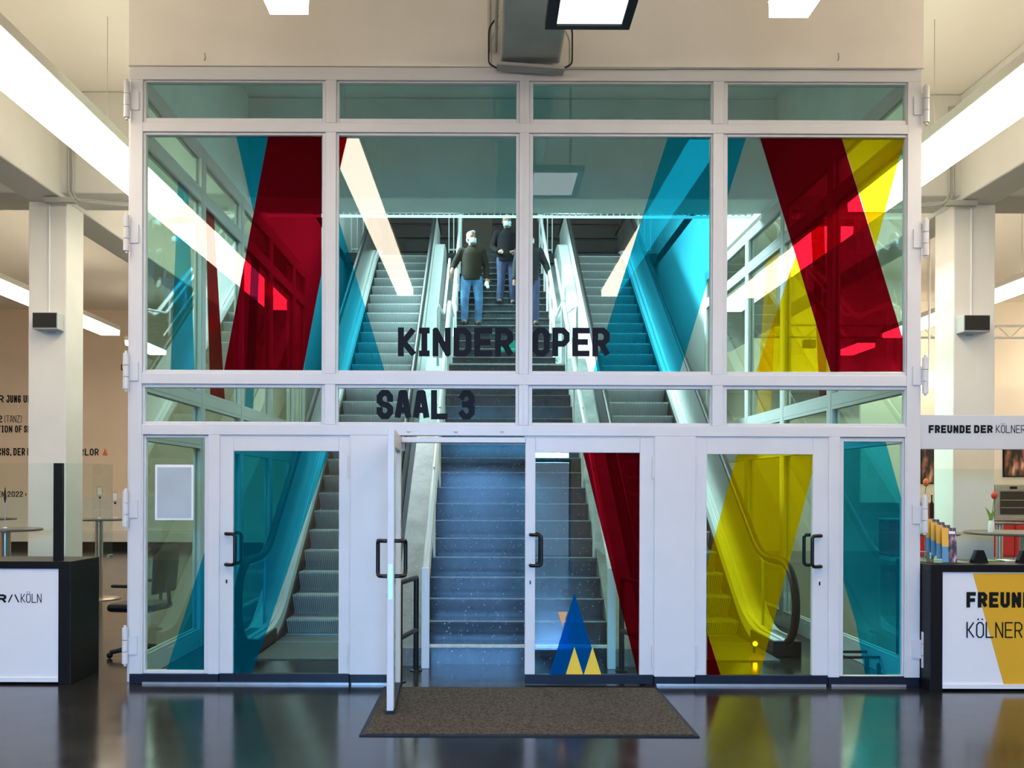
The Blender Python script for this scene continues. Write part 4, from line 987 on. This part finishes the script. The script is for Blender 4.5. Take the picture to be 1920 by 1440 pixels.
for i in range(6):
    x0 = -14.8+i*1.95
    b_ = tag(empty('wall_bench', (x0+0.95, YB-0.3, 0)), ['pale wall bench hidden at far left', 'pale wall bench left of the bar tables', 'pale wall bench behind the left column', 'pale wall bench between column and screen', 'pale wall bench behind the left side glazing', 'pale wall bench next to the stairwell'][i], 'bench')
    MB().box(-0.94, 0.94, -0.25, 0.25, 0.20, 0.46).build('seat_box', PANELW, b_, bevel=0.01)
    MB().box(-0.94, 0.94, 0.17, 0.26, 0.46, 1.35).build('back_panel', PANELW, b_, bevel=0.01)
    MB().box(-0.90, 0.90, -0.2, 0.25, 0.0, 0.20).build('plinth', BLACK, b_)

# ------------------------------------------------------------------ right rear: bulkhead, truss, bar
tag(MB().box(SR+0.3, XR, 15.6, YB, 4.15, ZC).build('wall_bulkhead', CREAMWALL), 'cream bulkhead above the bar recess on the right', 'wall', kind='structure')
tr2 = tag(empty('truss', (10.0, 13.6, 5.08)), 'white lattice truss high on the right rear wall', 'truss')
for z in (0.0, 0.27): MB().tube([(-6.2,0,z), (5.4,0,z)], 0.025, 8).build('chord', WHITERAIL, tr2)
zg = MB(); n = 40
for i in range(n):
    x0 = -6.2+11.6*i/n; x1 = -6.2+11.6*(i+1)/n
    MB().tube([(x0,0,0.0 if i % 2 == 0 else 0.27), (x1,0,0.27 if i % 2 == 0 else 0.0)], 0.012, 5).build('lattice_bar', WHITERAIL, tr2)
for q, (xx, lab) in enumerate(((7.4, 'nearest the stairwell'), (10.7, 'hidden behind the right column'), (14.3, 'at the far right'))):  # unseen lamps added on the truss to brighten the cream wall
    fd = tag(empty('fill_flood', (xx, 13.75, 4.95)), 'added unseen fill lamp under the truss, %s' % lab, 'lamp', 'added truss fill lamps')
    MB().box(-0.14, 0.14, -0.08, 0.06, -0.10, 0.09).build('housing', BLACK, fd, bevel=0.01); MB().box(-0.12, 0.12, 0.06, 0.065, -0.08, 0.07).build('lens', SPOT, fd)
    MB().tube([(0,-0.02,0.09), (0,-0.13,0.115)], 0.012, 6).build('clamp', BLACK, fd)
    area_light('fill_flood_beam', (xx, 13.83, 4.94), (xx+0.1, 15.6, 4.3), 0.24, 0.15, 48, (1.0,0.84,0.62))
for i in range(5):
    px = 1760+i*36; a = P(px, 748, 15.9)
    s_ = tag(empty('spot_lamp', (a.x, 15.9, 4.15)), '%s small spot lamp of the row under the cream bulkhead' % ['first', 'second', 'third', 'fourth', 'fifth'][i], 'lamp', 'bulkhead spot lamps')
    MB().tube([(0,0,0), (0,0,-0.12)], 0.01, 6).build('stem', WHITERAIL, s_); MB().ball((0,0,-0.16), 0.05, 10, 8).build('bulb', SPOT, s_, True)
pdn = tag(empty('pendant_lamp', (P(1742,712,9.5).x, 9.5, P(1742,712,9.5).z)), 'white drum pendant lamp between screen edge and right column', 'lamp')
MB().lathe([(0.24,-0.12),(0.25,-0.10),(0.25,0.10),(0.24,0.12)], (0,0,0), 28).build('shade', emis('pendant_glow', (1.0,0.95,0.88), 2.0), pdn, True)
MB().tube([(0,0,0.12), (0,0,ZC-pdn.location.z)], 0.02, 8).build('rod', WHITERAIL, pdn)
for i in range(6):
    x0 = 9.2+i*0.95
    u = tag(empty('bar_cabinet', (x0+0.47, 13.9, 0)), 'red bar base cabinet, number %s from the screen' % ['one', 'two', 'three', 'four', 'five', 'six'][i], 'cabinet', 'red bar cabinets')
    u['label'] = 'red bar base cabinet, %s from the glass screen' % ['nearest', 'second', 'third', 'fourth', 'fifth', 'farthest'][i]
    MB().box(-0.465, 0.465, -0.30, 0.30, 0.10, 0.92).build('body', REDLAM, u, bevel=0.005)
    MB().box(-0.45, -0.005, -0.32, -0.30, 0.13, 0.90).build('cabinet_door', REDLAM, u, bevel=0.004); MB().box(0.005, 0.45, -0.32, -0.30, 0.13, 0.90).build('cabinet_door', REDLAM, u, bevel=0.004)
    MB().box(-0.46, 0.46, -0.26, 0.28, 0.0, 0.10).build('plinth', PANELW, u)
tag(MB().box(9.15, 15.0, 13.53, 14.25, 0.925, 0.96).build('worktop', DULLSTEEL, bevel=0.004), 'long steel worktop on the red bar cabinets', 'worktop')
def oven(label, x):
    o = tag(empty('oven', (x, 13.9, 0.962)), label, 'oven')
    MB().box(-0.42, 0.42, -0.30, 0.30, 0, 0.78).build('case', DULLSTEEL, o, bevel=0.01)
    MB().box(-0.30, 0.30, -0.312, -0.30, 0.10, 0.62).build('glass_door', DARKGLASS, o)
    for z in (0.25, 0.42): MB().box(-0.29, 0.29, -0.316, -0.312, z, z+0.015).build('shelf_line', DULLSTEEL, o)
    MB().box(-0.08, 0.08, -0.315, -0.30, 0.68, 0.74).build('control', BLACK, o); MB().tube([(-0.30,-0.34,0.65), (0.30,-0.34,0.65)], 0.012, 6).build('handle', STEEL, o)
oven('steel oven with dark glass door on the bar worktop at right', P(1900,940,13.6).x)
oven('steel oven on the bar worktop hidden by the column', P(1830,940,13.6).x)
for px0, px1, py0, py1, lab in ((1884, 1960, 836, 892, 'dark stage photograph on the wall above the oven'), (1728, 1750, 834, 905, 'dark picture panel seen between screen and right column')):
    y = 15.2; a = P(px0, py1, y); b = P(px1, py0, y)
    pz = tag(empty('wall_picture', (a.x, y, a.z)), lab, 'picture')
    MB().box(0, b.x-a.x, 0, 0.03, 0, b.z-a.z).build('print', POSTER, pz); MB().box(-0.03, b.x-a.x+0.03, 0.03, 0.05, -0.03, b.z-a.z+0.03).build('frame', BLACK, pz)
tag(MB().box(9.2, 15.2, 15.25, 15.35, 1.3, 4.15).build('wall_bar_back', CREAMWALL), 'cream partition behind the bar', 'wall', kind='structure')
def bottle(label, x, y, z, h, mat):
    t = tag(empty('bottle', (x, y, z)), label, 'bottle')
    MB().lathe([(0.04,0),(0.042,0.02),(0.042,h*0.6),(0.015,h*0.78),(0.015,h)], (0,0,0), 12).build('body', mat, t, True); MB().lathe([(0.017,h),(0.017,h+0.02)], (0,0,0), 10).build('cap', BLACK, t)
for i, (px, m_) in enumerate(((1729,DARKGLASS), (1738,REDLAM), (1747,BLACK))):
    a = P(px, 965, 13.75); bottle('%s bottle on the bar between screen and column' % ['leftmost dark', 'red', 'rightmost black'][i], a.x, 13.75, 0.962, 0.42+0.05*(i % 3), m_)

# ------------------------------------------------------------------ people on the stairs
def limb(mb, pts, rs, n=12):
    """round-ended tapered chain"""
    P_ = [Vector(p) for p in pts]
    for i in range(len(P_)-1):
        a, b = P_[i], P_[i+1]; L_ = (b-a).length
        k = max(2, int(L_/0.03)); mb.tube([a.lerp(b, j/k) for j in range(k+1)], [rs[i]+(rs[i+1]-rs[i])*j/k for j in range(k+1)], n)
    for p, r in zip(P_, rs): mb.ball(p, r, n, 8)
def remesh(mb, name, mat, parent, vox=0.010, smooth=3):
    o = mb.build(name, mat, parent)
    m = o.modifiers.new('fuse', 'REMESH'); m.mode = 'VOXEL'; m.voxel_size = vox; m.use_smooth_shade = True
    s = o.modifiers.new('soften', 'SMOOTH'); s.iterations = smooth; s.factor = 0.5
    return o
def person(label, loc, J, hair, top, trousers, mask=True, turn=0.0, item=None, open_jacket=False):
    """J: joints in metres, x right in the picture, y away from camera, z up, origin between the feet"""
    r = empty('person', loc); tag(r, label, 'person', 'people on the stairs')
    b = MB()
    H = Vector(J['head']); N = Vector(J['neck']); PV = Vector(J['pelvis']); CH = Vector(J['chest'])
    R_ = Matrix.Rotation(turn, 3, 'Z')
    def hd(x, y, z): return H+R_ @ Vector((x, y, z))
    limb(b, [PV, PV.lerp(CH, 0.5), CH, N], [0.105,0.100,0.112,0.060]); limb(b, [N, H+Vector((0,0.01,-0.05))], [0.058,0.055])
    b.ball(hd(0,0.01,0.02), (0.076,0.096,0.112), 20, 14); b.ball(hd(0,-0.03,-0.06), (0.056,0.062,0.058), 16, 10)
    limb(b, [hd(0,-0.088,0.005), hd(0,-0.110,-0.025)], [0.012,0.016], 8)
    for s in (-1, 1): b.ball(hd(s*0.078,0.012,-0.005), (0.014,0.022,0.034), 10, 8)
    for s, k in ((-1,'l'), (1,'r')):
        S, E, W, = (Vector(J[k+'sh']), Vector(J[k+'el']), Vector(J[k+'wr'])); Hn = Vector(J[k+'ha'])
        limb(b, [CH+Vector((s*0.08,0,0.09)), S, E, W], [0.05,0.048,0.040,0.030])
        d = (Hn-W).normalized(); side = d.cross(Vector((0,1,0)));
        if side.length < 0.1: side = d.cross(Vector((1,0,0)))
        side.normalize(); nrm = d.cross(side)
        limb(b, [W, W+d*0.05, W+d*0.085], [0.027,0.032,0.030], 10)
        for q in range(4):
            f0 = W+d*0.085+side*(q-1.5)*0.017; ln = (0.058,0.068,0.064,0.050)[q]
            limb(b, [f0, f0+d*ln*0.5+nrm*0.008, f0+d*ln*0.8+nrm*0.026], [0.0095,0.009,0.008], 8)
        t0 = W+d*0.03+side*0.028; limb(b, [t0, t0+d*0.035+side*0.022, t0+d*0.062+side*0.024+nrm*0.01], [0.012,0.011,0.009], 8)
        hp, kn, an = Vector(J[k+'hp']), Vector(J[k+'kn']), Vector(J[k+'an'])
        limb(b, [PV, hp, kn, an], [0.095,0.080,0.052,0.038]); limb(b, [an, an+Vector((0,-0.13,-0.05))], [0.04,0.035])
    remesh(b, 'body', SKIN, r)
    # clothes over the body
    t = MB(); hem = PV+Vector((0,0,-0.02))
    rings = [(PV.x, PV.y, PV.z-0.085, 0.182, 0.155), (PV.x, PV.y, PV.z+0.02, 0.182, 0.155), (PV.lerp(CH,0.5).x, PV.y, PV.lerp(CH,0.5).z, 0.176, 0.146),
             (CH.x, CH.y, CH.z, 0.188, 0.142), (CH.x, CH.y, CH.z+0.10, 0.188, 0.128), (CH.x, CH.y, CH.z+0.165, 0.158, 0.106), (N.x, N.y, CH.z+0.215, 0.085, 0.078), (N.x, N.y, N.z+0.025, 0.066, 0.066)]
    vs = []; n = 28
    for cx, cy, cz, rx, ry in rings:
        for q in range(n): vs.append((cx+rx*math.cos(2*PI*q/n), cy+ry*math.sin(2*PI*q/n), cz))
    fs = [(a*n+q, a*n+(q+1) % n, (a+1)*n+(q+1) % n, (a+1)*n+q) for a in range(len(rings)-1) for q in range(n)]
    fs += [tuple(range(n-1, -1, -1)), tuple(range((len(rings)-1)*n, len(rings)*n))]
    t.add(vs, fs)
    for s, k in ((-1,'l'), (1,'r')):
        S, E, W = (Vector(J[k+'sh']), Vector(J[k+'el']), Vector(J[k+'wr']))
        end = E.lerp(W, J.get(k+'sleeve', 0.95))
        limb(t, [CH+Vector((s*0.10,0,0.10)), S+Vector((-s*0.008,0,-0.012)), E, end], [0.082,0.076,0.060,0.047])
    remesh(t, 'top', top, r, 0.010)
    g = MB(); limb(g, [PV+Vector((-0.06,0,-0.03)), PV+Vector((0.06,0,-0.03))], [0.115,0.115], 14)
    for s, k in ((-1,'l'), (1,'r')):
        hp, kn, an = Vector(J[k+'hp']), Vector(J[k+'kn']), Vector(J[k+'an'])
        limb(g, [PV+Vector((s*0.04,0,-0.04)), hp, kn, an+Vector((0,0,0.02))], [0.112,0.104,0.076,0.064])
    remesh(g, 'trousers', trousers, r, 0.010)
    for s, k in ((-1,'l'), (1,'r')):
        an = Vector(J[k+'an']); sh_ = MB(); limb(sh_, [an+Vector((0,0.05,-0.045)), an+Vector((0,-0.06,-0.045)), an+Vector((s*0.02,-0.18,-0.052))], [0.045,0.046,0.036]); remesh(sh_, 'shoe', SHOE, r, 0.010)
    h = MB(); h.ball(hd(0,0.040,0.066), (0.082,0.086,0.076), 20, 12); h.ball(hd(0,0.068,-0.005), (0.074,0.056,0.080), 16, 10); h.ball(hd(0,-0.045,0.112), (0.052,0.032,0.024), 12, 8)
    remesh(h, 'hair', hair, r, 0.009, 2)
    if mask:
        vs = []; nu, nv = 10, 6
        for j in range(nv+1):
            for i in range(nu+1):
                u = -1+2*i/nu; v = -1+2*j/nv; a = u*1.15
                rr = 0.083+0.028*(1-abs(u))**1.5*(1-0.5*v*v)
                vs.append(hd(math.sin(a)*rr*0.94, -math.cos(a)*rr-0.008, -0.050+v*0.046))
        mk = MB().add(vs, [(j*(nu+1)+i, j*(nu+1)+i+1, (j+1)*(nu+1)+i+1, (j+1)*(nu+1)+i) for j in range(nv) for i in range(nu)])
        mo = mk.build('face_mask', MASKM, r, True); so = mo.modifiers.new('thick', 'SOLIDIFY'); so.thickness = 0.004
        for s in (-1, 1): MB().tube([hd(s*0.076,-0.03,-0.02), hd(s*0.086,0.012,0.01)], 0.002, 5).build('ear_loop', MASKM, r)
    for s in (-1, 1):
        e = MB().ball(hd(s*0.030,-0.080,0.018), (0.012,0.008,0.007), 8, 6).build('eye', BLACK, r, True)
    return r
def std_joints():
    return dict(head=(0,0,1.575), neck=(0,0.01,1.43), chest=(0,0.01,1.20), pelvis=(0,0,0.90),
        lsh=(-0.19,0.01,1.36), lel=(-0.25,0.02,1.08), lwr=(-0.27,-0.06,0.84), lha=(-0.27,-0.09,0.74),
        rsh=(0.19,0.01,1.36), rel=(0.25,0.02,1.08), rwr=(0.25,-0.05,0.84), rha=(0.25,-0.08,0.74),
        lhp=(-0.095,0,0.86), lkn=(-0.105,-0.03,0.47), lan=(-0.11,0.0,0.09),
        rhp=(0.095,0,0.86), rkn=(0.105,-0.03,0.47), ran=(0.11,0.0,0.09))
y6, z6 = upper_step(6)
J1 = std_joints()
J1.update(lel=(-0.31,0.03,1.12), lwr=(-0.37,-0.09,0.92), lha=(-0.40,-0.14,0.84), lsleeve=0.35,
          lan=(-0.12,-0.05,0.09), lkn=(-0.12,-0.08,0.48), ran=(0.12,0.02,0.09), rkn=(0.13,-0.05,0.47), rel=(0.26,0.03,1.09), rwr=(0.27,-0.04,0.86), rha=(0.27,-0.08,0.77))
m1 = person('grey haired person in brown sweater and jeans walking down the stairs', (P(884,612,y6+0.15).x, y6+0.15, z6), J1, HAIRG, SWEATER, JEANS, turn=0.45)
g_ = tag(MB().ball((0,0,0), (0.04,0.03,0.05), 10, 8).ball((0.02,-0.01,-0.05), (0.03,0.02,0.035), 8, 6).build('gloves', CARDW), 'pale bundle held in the hand of the person in brown sweater', 'bundle'); g_.location = Vector(m1.location)+Vector((0.27,-0.12,0.74))
y9, z9 = upper_step(9)
J2 = std_joints(); J2.update(lel=(-0.27,0.04,1.10), lwr=(-0.17,-0.16,0.98), lha=(-0.08,-0.22,0.95), rel=(0.26,0.04,1.1), rwr=(0.15,-0.17,0.98), rha=(0.07,-0.22,0.95), lan=(-0.13,-0.06,0.09))
m2 = person('person in black jacket and mask behind the one in brown', (P(952,0,y9+0.15).x, y9+0.15, z9), J2, HAIRB, JACKET, JEANS2, turn=0.1)
y7, z7 = upper_step(6)
J3 = std_joints(); J3.update(rel=(0.30,0.03,1.12), rwr=(0.34,-0.08,0.95), rha=(0.36,-0.12,0.86), lel=(-0.24,0.04,1.1))
m3 = person('person in charcoal jacket beside the right stair rail, half behind the mullion', (P(994,0,y7+0.15).x, y7+0.15, z7), J3, HAIRB, JACKET2, JEANS2, turn=0.6)
